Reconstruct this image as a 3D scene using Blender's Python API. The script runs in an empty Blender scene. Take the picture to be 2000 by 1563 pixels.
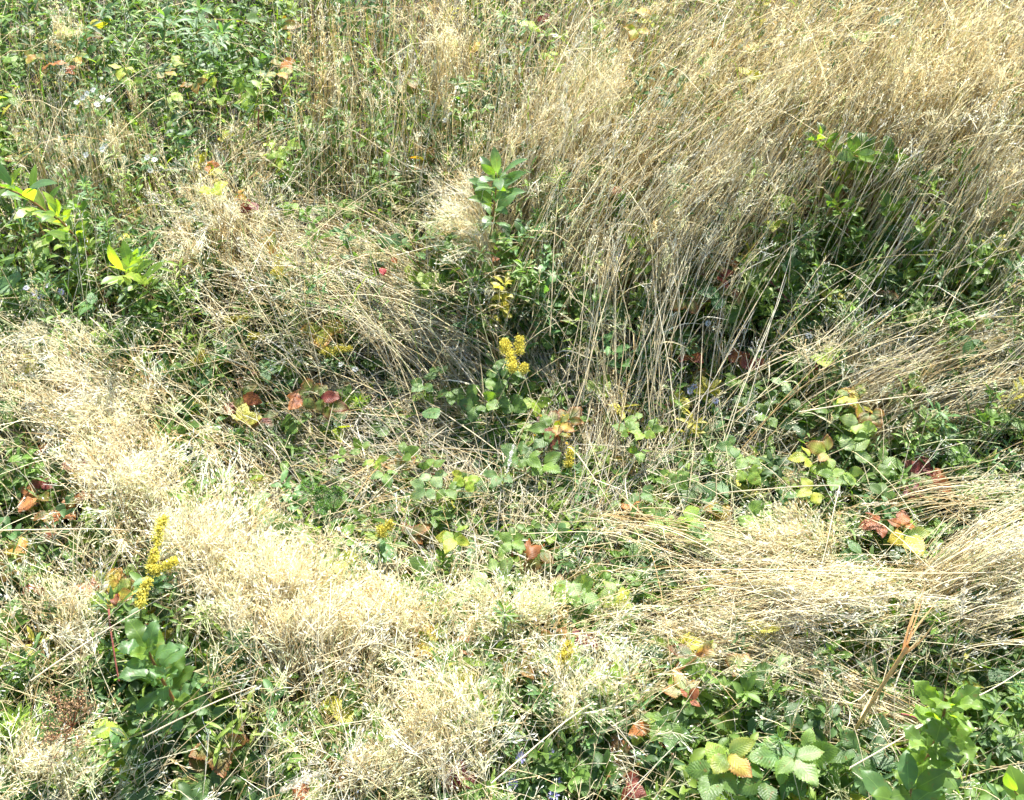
import bpy, math, numpy as np
from mathutils import Vector
R = math.radians
rng = np.random.default_rng(11)

# ------------------------------------------------------------------ camera, sky, sun, exposure
scn = bpy.context.scene
CAM_H, PITCH, HFOV = 1.9, R(48), R(50)
cam_data = bpy.data.cameras.new("camera"); cam = bpy.data.objects.new("camera", cam_data)
scn.collection.objects.link(cam); scn.camera = cam
cam_data.sensor_fit = 'HORIZONTAL'; cam_data.angle = HFOV
cam_data.clip_start = 0.05; cam_data.clip_end = 500
cam.location = (0, 0, CAM_H); cam.rotation_euler = (math.pi/2 - PITCH, 0, 0)

SUN_EL, SUN_AZ = R(46), R(14)          # azimuth measured from +Y (away from the viewer) towards +X
world = bpy.data.worlds.new("World"); scn.world = world; world.use_nodes = True
wn = world.node_tree.nodes; wl = world.node_tree.links
sky = wn.new('ShaderNodeTexSky'); sky.sky_type = 'NISHITA'; sky.sun_disc = False
sky.sun_elevation = SUN_EL; sky.sun_rotation = SUN_AZ
bg = wn['Background']; bg.inputs['Strength'].default_value = 0.105
wl.new(sky.outputs[0], bg.inputs['Color'])
sd = bpy.data.lights.new("sun", 'SUN'); sd.energy = 5.0; sd.angle = R(0.5); sd.color = (1.0, 0.965, 0.90)
sun = bpy.data.objects.new("sun", sd); scn.collection.objects.link(sun)
to_sun = Vector((math.sin(SUN_AZ)*math.cos(SUN_EL), math.cos(SUN_AZ)*math.cos(SUN_EL), math.sin(SUN_EL)))
sun.rotation_euler = to_sun.to_track_quat('Z', 'Y').to_euler()
scn.view_settings.view_transform = 'Standard'; scn.view_settings.look = 'None'
scn.view_settings.gamma = 1.0; scn.view_settings.exposure = 1.95
cy = scn.cycles
cy.max_bounces = 6; cy.diffuse_bounces = 4; cy.glossy_bounces = 2; cy.transmission_bounces = 5; cy.transparent_max_bounces = 4
cy.use_adaptive_sampling = True; cy.adaptive_threshold = 0.03; cy.adaptive_min_samples = 24
cy.use_denoising = True
cy.time_limit = 700

# ------------------------------------------------------------------ helpers: picture point -> place in the meadow
FPX = 1000/math.tan(HFOV/2)
fw = np.array([0, math.cos(PITCH), -math.sin(PITCH)]); up = np.array([0, math.sin(PITCH), math.cos(PITCH)]); ri = np.array([1., 0, 0])
def at(px, py, z=0.0):
    px = np.asarray(px, float); py = np.asarray(py, float); z = np.asarray(z, float)
    px, py, z = np.broadcast_arrays(px, py, z)
    d = fw*FPX + ri*(px-1000)[..., None] + up*(781.5-py)[..., None]
    t = (z-CAM_H)/d[..., 2]
    return np.array([0, 0, CAM_H]) + d*t[..., None]
def grid(rows, x, y, step):
    g = np.array([[float(v) for v in r.split()] for r in rows])
    gx = np.clip(np.asarray(x)/step-.5, 0, g.shape[1]-1.001); gy = np.clip(np.asarray(y)/step-.5, 0, g.shape[0]-1.001)
    i = gx.astype(int); j = gy.astype(int); a = gx-i; b = gy-j
    return (g[j, i]*(1-a)+g[j, i+1]*a)*(1-b)+(g[j+1, i]*(1-a)+g[j+1, i+1]*a)*b
DRY = """2 3 1 1 1 2 5 5 8 4 4 5 5 6 6 8 8 9 9 9
2 3 2 2 2 3 6 5 4 4 6 9 5 6 7 8 8 9 9 8
4 4 3 3 4 4 6 4 5 6 7 8 7 7 8 8 8 9 9 9
4 5 4 6 6 6 3 4 5 5 7 6 7 8 8 6 1 3 6 8
1 2 4 6 8 8 5 6 6 3 3 7 6 7 4 1 0 2 3 4
1 1 1 4 7 8 8 4 3 5 2 4 4 4 2 1 1 1 2 1
6 3 3 5 5 5 5 5 4 4 3 4 4 3 3 4 4 4 5 8
8 7 6 4 3 3 3 3 2 1 3 4 5 4 3 3 4 5 5 4
5 8 7 5 4 4 3 2 1 1 1 4 2 3 3 3 2 2 3 2
2 6 8 6 5 4 4 4 1 1 1 2 2 3 3 3 3 2 3 5
4 5 5 8 7 5 3 3 2 1 2 2 3 4 4 5 4 3 5 6
4 5 3 4 7 8 7 6 4 4 5 5 5 6 7 7 7 5 4 5
3 5 2 4 5 7 7 7 6 5 4 5 5 6 6 5 3 3 5 5
3 4 2 2 4 6 5 6 6 5 4 4 3 4 3 5 6 5 2 3
4 4 2 2 3 5 5 5 6 5 3 3 2 2 3 3 5 4 3 3
5 4 3 2 3 4 6 5 5 4 3 3 4 3 3 3 4 4 3 4""".split("\n")
ANG = """95 100 95 90 88 75 65 60 58 55
100 100 105 95 80 70 62 60 60 58
115 110 130 135 100 90 80 65 60 50
135 130 150 145 125 95 85 70 35 30
130 120 110 160 130 85 80 60 40 35
110 100 110 120 90 60 30 15 20 30
100 95 95 95 80 70 30 20 150 45
100 100 95 90 80 80 70 40 150 30""".split("\n")
HGT = """34 32 35 50 46 46 50 55 55 55
35 32 30 30 30 35 40 45 36 45
30 28 34 32 30 28 28 28 30 35
25 20 14 9 8 12 14 14 20 28
22 20 10 6 5 6 7 10 14 15
20 28 25 12 9 11 14 17 16 18
20 22 28 25 24 22 20 20 14 15
20 20 24 24 22 20 18 15 15 20""".split("\n")
def hgt(x, y): return grid(HGT, x, y, 200)/100.
def nrm(v): return v/np.maximum(np.linalg.norm(v, axis=-1, keepdims=True), 1e-9)
def U(a, b, n=None): return rng.uniform(a, b, n)
def gz(x, y): return 0.018*np.sin(x*3.1+1)*np.cos(y*2.3)+0.012*np.sin(x*7.3+y*5.1)

class Acc:
    """collects batches of small faces and links them as one mesh object"""
    def __init__(s): s.v = []; s.f = []; s.c = []; s.uv = []; s.n = 0
    def add(s, V, F, C, UV=None):
        """V (n,k,3) points, F (m,4) quads of one piece, C (n,k,3) pigment, UV (k,2)"""
        n, k, _ = V.shape
        F = np.asarray(F)
        s.f.append((F[None]+(np.arange(n)*k)[:, None, None]+s.n).reshape(-1, F.shape[1]))
        s.v.append(V.reshape(-1, 3)); s.c.append(np.broadcast_to(C, V.shape).reshape(-1, 3))
        if UV is None: UV = np.full((k, 2), .5)
        s.uv.append(np.broadcast_to(UV[None], (n, k, 2)).reshape(-1, 2)); s.n += n*k
        return s
    def build(s, name, mat, parent=None, smooth=True):
        me = bpy.data.meshes.new(name)
        V = np.concatenate(s.v).astype(np.float32); C = np.concatenate(s.c); UV = np.concatenate(s.uv)
        loops = np.concatenate([f.ravel() for f in s.f]).astype(np.int32)
        tot = np.concatenate([np.full(len(f), f.shape[1], np.int32) for f in s.f])
        st = np.concatenate([[0], np.cumsum(tot)[:-1]]).astype(np.int32)
        if parent is not None: V = V - np.array(parent.location, np.float32)
        me.vertices.add(len(V)); me.vertices.foreach_set('co', V.ravel())
        me.loops.add(len(loops)); me.loops.foreach_set('vertex_index', loops)
        me.polygons.add(len(tot)); me.polygons.foreach_set('loop_start', st)
        try: me.polygons.foreach_set('loop_total', tot)
        except Exception: pass
        me.polygons.foreach_set('use_smooth', np.full(len(tot), smooth))
        ca = me.color_attributes.new('Col', 'FLOAT_COLOR', 'POINT')
        ca.data.foreach_set('color', np.concatenate([C, np.ones((len(C), 1))], 1).astype(np.float32).ravel())
        uvl = me.uv_layers.new(name='UVMap'); uvl.data.foreach_set('uv', UV[loops].astype(np.float32).ravel())
        me.update(calc_edges=True); me.materials.append(mat)
        o = bpy.data.objects.new(name, me); scn.collection.objects.link(o)
        if parent is not None: o.parent = parent
        return o
def tag(o, label=None, cat=None, group=None, kind=None):
    if label: o['label'] = label
    if cat: o['category'] = cat
    if group: o['group'] = group
    if kind: o['kind'] = kind
    return o
def empty(name, loc, label, cat, group=None):
    o = bpy.data.objects.new(name, None); scn.collection.objects.link(o); o.empty_display_size = .05
    o.location = [float(q) for q in loc]; return tag(o, label, cat, group)

# ------------------------------------------------------------------ materials
def plant_mat(name, rough=.5, spec=.4, trans=.4, tint=(1, 1, 1), veins=0., spots=0.0):
    m = bpy.data.materials.new(name); m.use_nodes = True; nt = m.node_tree; N = nt.nodes; L = nt.links
    for n in list(N): N.remove(n)
    out = N.new('ShaderNodeOutputMaterial'); pb = N.new('ShaderNodeBsdfPrincipled'); tr = N.new('ShaderNodeBsdfTranslucent'); mx = N.new('ShaderNodeMixShader')
    at_ = N.new('ShaderNodeAttribute'); at_.attribute_name = 'Col'
    pb.inputs['Roughness'].default_value = rough; pb.inputs['Specular IOR Level'].default_value = spec
    col = at_.outputs['Color']
    def math_(op, a, b=None):
        q = N.new('ShaderNodeMath'); q.operation = op
        for i, w in enumerate((a, b)):
            if w is None: continue
            if isinstance(w, (int, float)): q.inputs[i].default_value = w
            else: L.new(w, q.inputs[i])
        return q.outputs[0]
    def mixc(f, a, b, mode='MIX'):
        q = N.new('ShaderNodeMix'); q.data_type = 'RGBA'; q.blend_type = mode
        for sock, w in ((q.inputs[0], f), (q.inputs[6], a), (q.inputs[7], b)):
            if isinstance(w, (int, float)): sock.default_value = w
            elif isinstance(w, tuple): sock.default_value = (*w, 1)
            else: L.new(w, sock)
        return q.outputs[2]
    tc = N.new('ShaderNodeTexCoord'); no = N.new('ShaderNodeTexNoise'); no.inputs['Scale'].default_value = 45; no.inputs['Detail'].default_value = 3
    L.new(tc.outputs['Object'], no.inputs['Vector'])
    f = math_('MULTIPLY_ADD', no.outputs['Fac'], .9); f.node.inputs[2].default_value = .55
    cc = N.new('ShaderNodeVectorMath'); cc.operation = 'SCALE'; L.new(col, cc.inputs[0]); L.new(f, cc.inputs['Scale']); col = cc.outputs[0]
    if veins:
        uv = N.new('ShaderNodeUVMap'); uv.uv_map = 'UVMap'; sp = N.new('ShaderNodeSeparateXYZ'); L.new(uv.outputs[0], sp.inputs[0])
        au = math_('ABSOLUTE', math_('SUBTRACT', sp.outputs[0], .5))
        w = math_('SINE', math_('MULTIPLY', math_('SUBTRACT', sp.outputs[1], math_('MULTIPLY', au, .55)), 58.))
        side = math_('MULTIPLY', math_('GREATER_THAN', w, .8), .17*veins)
        mid = math_('LESS_THAN', au, .022)
        vf = math_('MAXIMUM', side, math_('MULTIPLY', mid, .55))
        lite = mixc(1., col, (1.9, 1.7, 1.5), 'MULTIPLY')
        col = mixc(vf, col, lite)
        bp = N.new('ShaderNodeBump'); bp.inputs['Strength'].default_value = .22*veins; bp.inputs['Distance'].default_value = .0012
        L.new(w, bp.inputs['Height']); L.new(bp.outputs[0], pb.inputs['Normal'])
    if spots:
        n2 = N.new('ShaderNodeTexNoise'); n2.inputs['Scale'].default_value = 110; L.new(tc.outputs['Object'], n2.inputs['Vector'])
        sf = math_('MULTIPLY', math_('GREATER_THAN', n2.outputs['Fac'], .66), spots)
        col = mixc(sf, col, (.16, .08, .025))
    L.new(col, pb.inputs['Base Color'])
    L.new(mixc(1., col, tint, 'MULTIPLY'), tr.inputs['Color'])
    mx.inputs[0].default_value = trans
    L.new(pb.outputs[0], mx.inputs[1]); L.new(tr.outputs[0], mx.inputs[2]); L.new(mx.outputs[0], out.inputs['Surface'])
    return m
M_STRAW = plant_mat('dry_straw', .5, .4, .38, (1.05, 1.0, .85))
M_GRASS = plant_mat('green_blade', .42, .5, .38, (1.5, 1.5, .5))
M_LEAF = plant_mat('leaf', .48, .38, .47, (1.9, 2.0, .45), veins=1., spots=.5)
M_SMOOTH = plant_mat('smooth_leaf', .42, .38, .5, (1.9, 2.0, .45), veins=.25, spots=.3)
M_SMALL = plant_mat('small_leaf', .5, .32, .42, (1.7, 1.8, .5))
M_STEM = plant_mat('stem_bark', .6, .3, 0.05)
M_PETAL = plant_mat('petal', .6, .2, .35, (1.1, 1.05, .9))
M_DEAD = plant_mat('dead_matter', .85, .1, .1)

# ------------------------------------------------------------------ pigments (linear base colours)
STRAW = np.array([[.72, .64, .42], [.60, .51, .30], [.78, .73, .54], [.56, .53, .43], [.55, .57, .31], [.48, .35, .16]])
STRAW_P = np.array([.30, .22, .22, .07, .10, .09])
def straw(n, p=STRAW_P):
    c = STRAW[rng.choice(len(STRAW), n, p=p)]; return c*U(.8, 1.15, (n, 1))
GREENS = np.array([[.090, .155, .030], [.120, .20, .038], [.055, .105, .030], [.17, .245, .040], [.090, .175, .058], [.22, .28, .045], [.34, .31, .05]])
def green(n, p=(.28, .24, .20, .12, .13, .02, .01)):
    return GREENS[rng.choice(len(GREENS), n, p=np.array(p)/sum(p))]*U(.8, 1.2, (n, 1))
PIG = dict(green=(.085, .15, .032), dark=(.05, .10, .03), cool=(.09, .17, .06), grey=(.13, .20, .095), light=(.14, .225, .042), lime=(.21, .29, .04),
           yellow=(.38, .36, .06), gold=(.44, .32, .06), orange=(.36, .15, .04), red=(.19, .06, .03), crimson=(.40, .015, .02), maroon=(.16, .035, .03), rust=(.27, .10, .035),
           brown=(.17, .075, .03), pale=(.25, .32, .16), cane=(.22, .07, .05), bark=(.24, .10, .045), stem=(.16, .20, .06), dry=(.55, .42, .22))
def pg(k): return np.array(PIG[k])

# ------------------------------------------------------------------ geometry kernels (vectorised)
def curve(root, ctrl, tip, segs, wig=.012):
    t = np.linspace(0, 1, segs+1)[None, :, None]
    C = root[:, None]*(1-t)**2 + ctrl[:, None]*2*t*(1-t) + tip[:, None]*t**2
    n = len(root); Ln = np.linalg.norm(tip-root, axis=1)[:, None, None]
    ph = U(0, 6.28, (n, 1, 3)); fr = U(3, 9, (n, 1, 3))
    C = C + np.sin(fr*t+ph)*np.minimum(t*3, 1)*Ln*wig*U(.2, 1.6, (n, 1, 3))
    tk = U(.35, .85, (n, 1, 1)); tri = np.minimum(t/tk, (1-t)/(1-tk)); kd = nrm(rng.normal(size=(n, 1, 3)))
    return C + kd*tri*Ln*wig*3.2*(rng.random((n, 1, 1)) < .3)
def tubes(acc, C, r0, r1, c0, c1, sides=3):
    n, k, _ = C.shape
    T = nrm(np.gradient(C, axis=1)); ref = nrm(rng.normal(size=(n, 1, 3)))
    A = nrm(np.cross(T, ref+0*T)); B = np.cross(T, A)
    t = np.linspace(0, 1, k)[None, :, None]
    r = (np.asarray(r0).reshape(-1, 1, 1)*(1-t)+np.asarray(r1).reshape(-1, 1, 1)*t)
    th = np.arange(sides)*2*np.pi/sides
    V = C[:, :, None]+r[:, :, None]*(np.cos(th)[None, None, :, None]*A[:, :, None]+np.sin(th)[None, None, :, None]*B[:, :, None])
    col = np.asarray(c0).reshape(-1, 1, 1, 3)*(1-t[..., None])+np.asarray(c1).reshape(-1, 1, 1, 3)*t[..., None]
    col = np.broadcast_to(col, V.shape)
    F = [[j*sides+i, j*sides+(i+1) % sides, (j+1)*sides+(i+1) % sides, (j+1)*sides+i] for j in range(k-1) for i in range(sides)]
    acc.add(V.reshape(n, k*sides, 3), F, col.reshape(n, k*sides, 3)); return T
def ribbons(acc, C, w, c0, c1, taper=True):
    n, k, _ = C.shape; T = nrm(np.gradient(C, axis=1)); ref = nrm(rng.normal(size=(n, 1, 3))+[0, 0, .01])
    S = nrm(np.cross(T, ref+0*T)); N = np.cross(S, T); t = np.linspace(0, 1, k)[None, :, None]
    tw = U(-1.5, 1.5, (n, 1, 1))*t; S = S*np.cos(tw)+N*np.sin(tw)
    w = np.asarray(w).reshape(-1, 1, 1)*(np.minimum(1, (1-t)*2.2+.06) if taper else 1)
    V = np.stack([C-S*w, C+S*w], 2)
    col = np.asarray(c0).reshape(-1, 1, 1, 3)*(1-t[..., None])+np.asarray(c1).reshape(-1, 1, 1, 3)*t[..., None]
    F = [[2*j, 2*j+1, 2*j+3, 2*j+2] for j in range(k-1)]
    acc.add(V.reshape(n, 2*k, 3), F, np.broadcast_to(col, V.shape).reshape(n, 2*k, 3))
def flecks(acc, P, D, L, w, col):
    """slim pointed scales: spikelets, florets, petals"""
    n = len(P); S = nrm(np.cross(D, rng.normal(size=(n, 3)))); L = np.asarray(L).reshape(-1, 1); w = np.asarray(w).reshape(-1, 1)
    V = np.stack([P, P+D*L*.45+S*w, P+D*L, P+D*L*.45-S*w], 1)
    acc.add(V, [[0, 1, 2, 3]], np.asarray(col).reshape(-1, 1, 3))
def panicles(acc, C, nb, size, col, ang=(.35, 1.1), nsp=2, fl=1., down=.0, bw=.0005):
    """open, much branched grass heads on the last stretch of each stalk"""
    n = len(C); A = C[:, -2]; B = C[:, -1]; T = nrm(B-A); Ls = np.linalg.norm(B-A, axis=1)
    s = rng.beta(1.2, 1.0, (n, nb, 1)); ext = np.minimum(Ls*1.5, .16)[:, None, None]
    O = B[:, None]-T[:, None]*ext*(1-s)
    Rn = nrm(np.cross(T[:, None]+0*O, rng.normal(size=(n, nb, 3))))
    a = U(*ang, (n, nb, 1)); D = nrm(T[:, None]*np.cos(a)+Rn*np.sin(a)-np.array([0, 0, down]))
    size = np.asarray(size).reshape(-1, 1, 1)
    L = size*(1.15-.75*s)*U(.5, 1.15, (n, nb, 1)); E = O+D*L
    sd = nrm(rng.normal(size=O.shape))*bw
    col = np.asarray(col)[:, None]+np.zeros_like(O)
    V = np.stack([O-sd, O+sd, E+sd*.7, E-sd*.7], 2).reshape(-1, 4, 3)
    acc.add(V, [[0, 1, 2, 3]], (col*.92).reshape(-1, 1, 3))
    for q in range(nsp):
        u = U(.45, 1.0, (n, nb, 1)) if q else 1.0
        off = rng.normal(size=O.shape)*(.12 if q else .0)*L
        P = O+D*L*u+off; d2 = nrm(D+rng.normal(size=O.shape)*.28)
        m = n*nb
        flecks(acc, P.reshape(m, 3), d2.reshape(m, 3), U(.0042, .0085, m)*fl, U(.0006, .0011, m)*fl, (np.clip(col*U(.9, 1.25, O.shape[:2]+(1,)), 0, .82)).reshape(m, 3))
PROF = {
 'lance': (np.array([.04, .30, .72, 1, .95, .62, .03]), 3),
 'oval': (np.array([.04, .50, .86, 1, .92, .62, .04]), 3),
 'round': (np.array([.05, .70, .98, 1, .90, .60, .05]), 3),
 'strap': (np.array([.35, .80, 1, .95, .80, .5, .04]), 3)}
def _fine(base, teeth, nv):
    v = np.linspace(0, 1, nv+1); w = np.interp(v, np.linspace(0, 1, 7), base); w = np.maximum(w, np.sqrt(np.clip(v*(1-v), 0, 1))*.2)
    s = np.where(np.arange(nv+1) % 2 == 0, 1-teeth, 1+teeth*.4); w = w*s; w[0] = .03; w[-1] = .02; return w
PROF['oval_f'] = (_fine([.04, .55, .90, 1, .90, .58, .04], 0, 10), 5)
PROF['lance_f'] = (_fine([.04, .36, .76, 1, .92, .58, .04], 0, 10), 5)
PROF['saw_f'] = (_fine([.06, .72, 1, .96, .78, .45, .03], .13, 20), 5)
PROF['round_f'] = (_fine([.3, .90, 1.05, 1, .86, .58, .1], .05, 16), 5)
PROF['lobe_f'] = (np.array([.03, .34, .62, .80, .72, .93, 1.08, .84, .70, .98, .74, .36, .13, .02]), 5)
def leaves(acc, P, D, N, L, W, kind='oval', droop=.6, fold=.35, ca=None, cb=None, wave=0., edge=None):
    n = len(P); prof, nu = PROF[kind]; k = len(prof)
    L = np.broadcast_to(np.asarray(L, float), (n,)); W = np.broadcast_to(np.asarray(W, float), (n,))
    droop = np.broadcast_to(np.asarray(droop, float), (n,)); fold = np.broadcast_to(np.asarray(fold, float), (n,))
    D = nrm(D); S = nrm(np.cross(D, N)); N = np.cross(S, D)
    t = np.linspace(0, 1, k); a = -droop[:, None]*t[None]**1.2
    T = D[:, None]*np.cos(a)[..., None]+N[:, None]*np.sin(a)[..., None]; Nn = N[:, None]*np.cos(a)[..., None]-D[:, None]*np.sin(a)[..., None]
    mid = P[:, None]+np.concatenate([np.zeros((n, 1, 3)), np.cumsum((T[:, :-1]+T[:, 1:])*.5*(L[:, None, None]/(k-1)), 1)], 1)
    u = np.linspace(-1, 1, nu); w = (W[:, None]*.5*prof[None])[..., None, None]
    ff = fold[:, None, None, None]; au = np.abs(u)[None, None, :, None]; uu = u[None, None, :, None]
    V = mid[:, :, None]+w*(uu*S[:, None, None]*np.cos(ff)+au*Nn[:, :, None]*np.sin(ff))
    if nu == 5: V = V-Nn[:, :, None]*w*.22*(au**2)          # the blade bows down again near its edge
    if np.any(wave):
        ph = U(0, 6.28, (n, 1, 1, 1)); V = V+Nn[:, :, None]*np.sin(t[None, :, None, None]*U(8, 15, (n, 1, 1, 1))+ph+uu*1.5)*au*(W[:, None, None, None]*wave)
    ca = np.asarray(ca, float).reshape(-1, 1, 1, 3); cb = ca if cb is None else np.asarray(cb, float).reshape(-1, 1, 1, 3)
    mixv = (t[None, :, None, None]**1.5)
    if edge is not None: mixv = np.clip(mixv*.7+au**2*edge, 0, 1)
    col = np.broadcast_to(ca*(1-mixv)+cb*mixv, V.shape)
    UV = np.stack([np.tile((u*.5+.5), k), np.repeat(t, nu)], 1)
    F = [[j*nu+i, j*nu+i+1, (j+1)*nu+i+1, (j+1)*nu+i] for j in range(k-1) for i in range(nu-1)]
    acc.add(V.reshape(n, k*nu, 3), F, col.reshape(n, k*nu, 3), UV)
Z3 = np.array([0, 0, 1.])
def azd(az, el): return np.stack([np.cos(az)*np.cos(el), np.sin(az)*np.cos(el), np.sin(el)], -1)
def onevec(x): return np.asarray(x, float).reshape(1, 3)

def make_stalks(root, tip, lift=None, segs=6, wig=.012, straight=False):
    if straight:
        n = len(root); c = root+(tip-root)*U(.40, .50, (n, 1)); c[:, 2] += .05*np.linalg.norm(tip-root, axis=1)*U(.3, 2.2, n); return curve(root, c, tip, segs, wig)
    d = tip-root; h = d*[1, 1, 0]; n = len(root); ln = np.linalg.norm(h, axis=1)
    lift = U(.75, 1.15, n) if lift is None else lift
    ctrl = root+h*U(.12, .38, (n, 1)); ctrl[:, 2] = root[:, 2]+np.maximum(d[:, 2]*lift, ln*.28*lift)
    return curve(root, ctrl, tip, segs, wig)

# ------------------------------------------------------------------ the ground
gv = []; NX = 140
xs = np.concatenate([np.linspace(-30, -4, 12), np.linspace(-3.9, 3.9, 90), np.linspace(4, 30, 12)])
ys = np.concatenate([np.linspace(-30, -1, 12), np.linspace(-.9, 6, 90), np.linspace(6.2, 40, 14)])
X, Y = np.meshgrid(xs, ys); Zg = gz(X, Y)-.004+rng.normal(size=X.shape)*.004
gm = bpy.data.materials.new('soil_and_thatch'); gm.use_nodes = True
nt = gm.node_tree; b = nt.nodes['Principled BSDF']; b.inputs['Roughness'].default_value = .95
tc = nt.nodes.new('ShaderNodeTexCoord'); n1 = nt.nodes.new('ShaderNodeTexNoise'); n1.inputs['Scale'].default_value = 14; n1.inputs['Detail'].default_value = 8
cr = nt.nodes.new('ShaderNodeValToRGB'); cr.color_ramp.elements[0].position = .35; cr.color_ramp.elements[0].color = (.010, .008, .006, 1)
cr.color_ramp.elements[1].position = .7; cr.color_ramp.elements[1].color = (.045, .033, .020, 1)
nt.links.new(tc.outputs['Object'], n1.inputs['Vector']); nt.links.new(n1.outputs['Fac'], cr.inputs[0]); nt.links.new(cr.outputs[0], b.inputs['Base Color'])
bpn = nt.nodes.new('ShaderNodeBump'); bpn.inputs['Distance'].default_value = .02; nt.links.new(n1.outputs['Fac'], bpn.inputs['Height']); nt.links.new(bpn.outputs[0], b.inputs['Normal'])
acc = Acc(); nx = len(xs); ny = len(ys)
acc.add(np.stack([X, Y, Zg], -1).reshape(1, -1, 3), [[j*nx+i, j*nx+i+1, (j+1)*nx+i+1, (j+1)*nx+i] for j in range(ny-1) for i in range(nx-1)], np.full((1, 1, 3), .05))
tag(acc.build('ground', gm), 'dark soil and thatch under the meadow plants', kind='structure')

# places kept clear of filler so that the singled-out plants stay in view: (px, py, radius)
CLEAR = [(985, 400, 60), (985, 500, 35), (800, 490, 45), (1840, 1430, 110), (330, 1330, 75), (60, 450, 90), (235, 545, 55), (1000, 690, 38), (657, 685, 38),
         (460, 628, 25), (300, 1100, 45), (745, 1040, 26), (985, 588, 25), (1110, 895, 20), (630, 645, 42), (600, 765, 45), (470, 780, 40), (1440, 700, 50),
         (1355, 680, 35), (1400, 550, 60), (1810, 930, 55), (1085, 830, 50), (1240, 840, 45), (845, 805, 30), (745, 525, 14), (558, 135, 25), (105, 970, 60),
         (1660, 360, 80), (1800, 460, 35), (1790, 540, 45), (1130, 1150, 35), (985, 1105, 28), (1680, 800, 35), (1610, 900, 50), (1205, 365, 20),
         (1340, 930, 30), (1030, 1075, 20), (620, 965, 45), (130, 1400, 40), (1050, 1500, 60), (1225, 575, 40), (400, 150, 60), (1900, 540, 60), (1780, 1060, 30),
         (220, 1120, 40), (460, 1480, 70), (840, 1240, 25), (1760, 1300, 30), (1430, 745, 25)]
def clear(px, py, keep=.15):
    k = np.ones(len(px), bool)
    for x, y, r in CLEAR: k &= ((px-x)**2+(py-y)**2 > r*r) | (rng.random(len(px)) < keep)
    return k
def sample(n, wfun, x0=-260, x1=2260, y0=-420, y1=1780):
    """draws places in proportion to a density, evenly per square metre of ground seen"""
    out = np.zeros((0, 2))
    while len(out) < n:
        p = np.stack([U(x0, x1, n*3), U(y0, y1, n*3)], 1); w = wfun(p[:, 0], p[:, 1])
        out = np.concatenate([out, p[rng.random(len(p)) < w]])
    return out[:n]
dry = lambda x, y: grid(DRY, x, y, 100)/9.

# ------------------------------------------------------------------ countless growth: thatch, ground cover, undergrowth, the loose dry grass
def thatch():
    acc = Acc(); n = 14000
    p = sample(n, lambda x, y: .6+.4*(np.hypot((x-1000)/700, (y-850)/350) < 1))
    m = at(p[:, 0], p[:, 1], 0); L = U(.10, .42, n); az = U(0, 2*np.pi, n)
    h = azd(az, np.zeros(n)); z0 = U(.004, .05, n); z1 = U(.004, .11, n)
    a = m-h*L[:, None]/2; b_ = m+h*L[:, None]/2; a[:, 2] = z0; b_[:, 2] = z1
    c = (a+b_)/2+nrm(rng.normal(size=(n, 3)))*[1, 1, .15]*L[:, None]*.18; c[:, 2] = (z0+z1)/2+U(0, .03, n)
    C = curve(a, c, b_, 4, .02)
    col = straw(n, [.25, .2, .15, .3, .02, .08])*.85
    ribbons(acc, C[:7000], U(.0006, .0018, 7000), col[:7000], col[:7000])
    tubes(acc, C[7000:], .0008, .0006, col[7000:], col[7000:])
    tag(acc.build('dry_thatch', M_STRAW), 'matted grey brown dead stems lying flat over the soil', kind='stuff')
thatch()
def flattened():
    acc = Acc(); n = 1300
    p = sample(n, lambda x, y: np.clip(1.35-np.hypot((x-960)/560, (y-860)/260), 0, 1)*np.where((x > 780) & (x < 1120) & (y > 760), .35, 1), 300, 1700, 550, 1150)
    px, py = p.T; th = R(1)*(grid(ANG, px, py, 200)+rng.normal(size=n)*24)+np.where((px < 900) & (py > 780), R(15), 0); L = U(60, 210, n)
    a = at(px-np.cos(th)*L, py+np.sin(th)*L, 0.); b_ = at(px+np.cos(th)*L, py-np.sin(th)*L, 0.); a[:, 2] = U(.01, .05, n); b_[:, 2] = U(.03, .11, n)
    c = (a+b_)/2+rng.normal(size=(n, 3))*[.03, .03, .006]; c[:, 2] += U(0, .035, n); col = straw(n, [.2, .22, .1, .4, .02, .06])*.82
    tubes(acc, curve(a, c, b_, 7, .012), U(.0006, .0011, n), .0005, col, col)
    tag(acc.build('flattened_grass', M_STRAW), 'long grey tan grass stems pressed flat in sweeping mats across the hollow', kind='stuff')
flattened()

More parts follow.
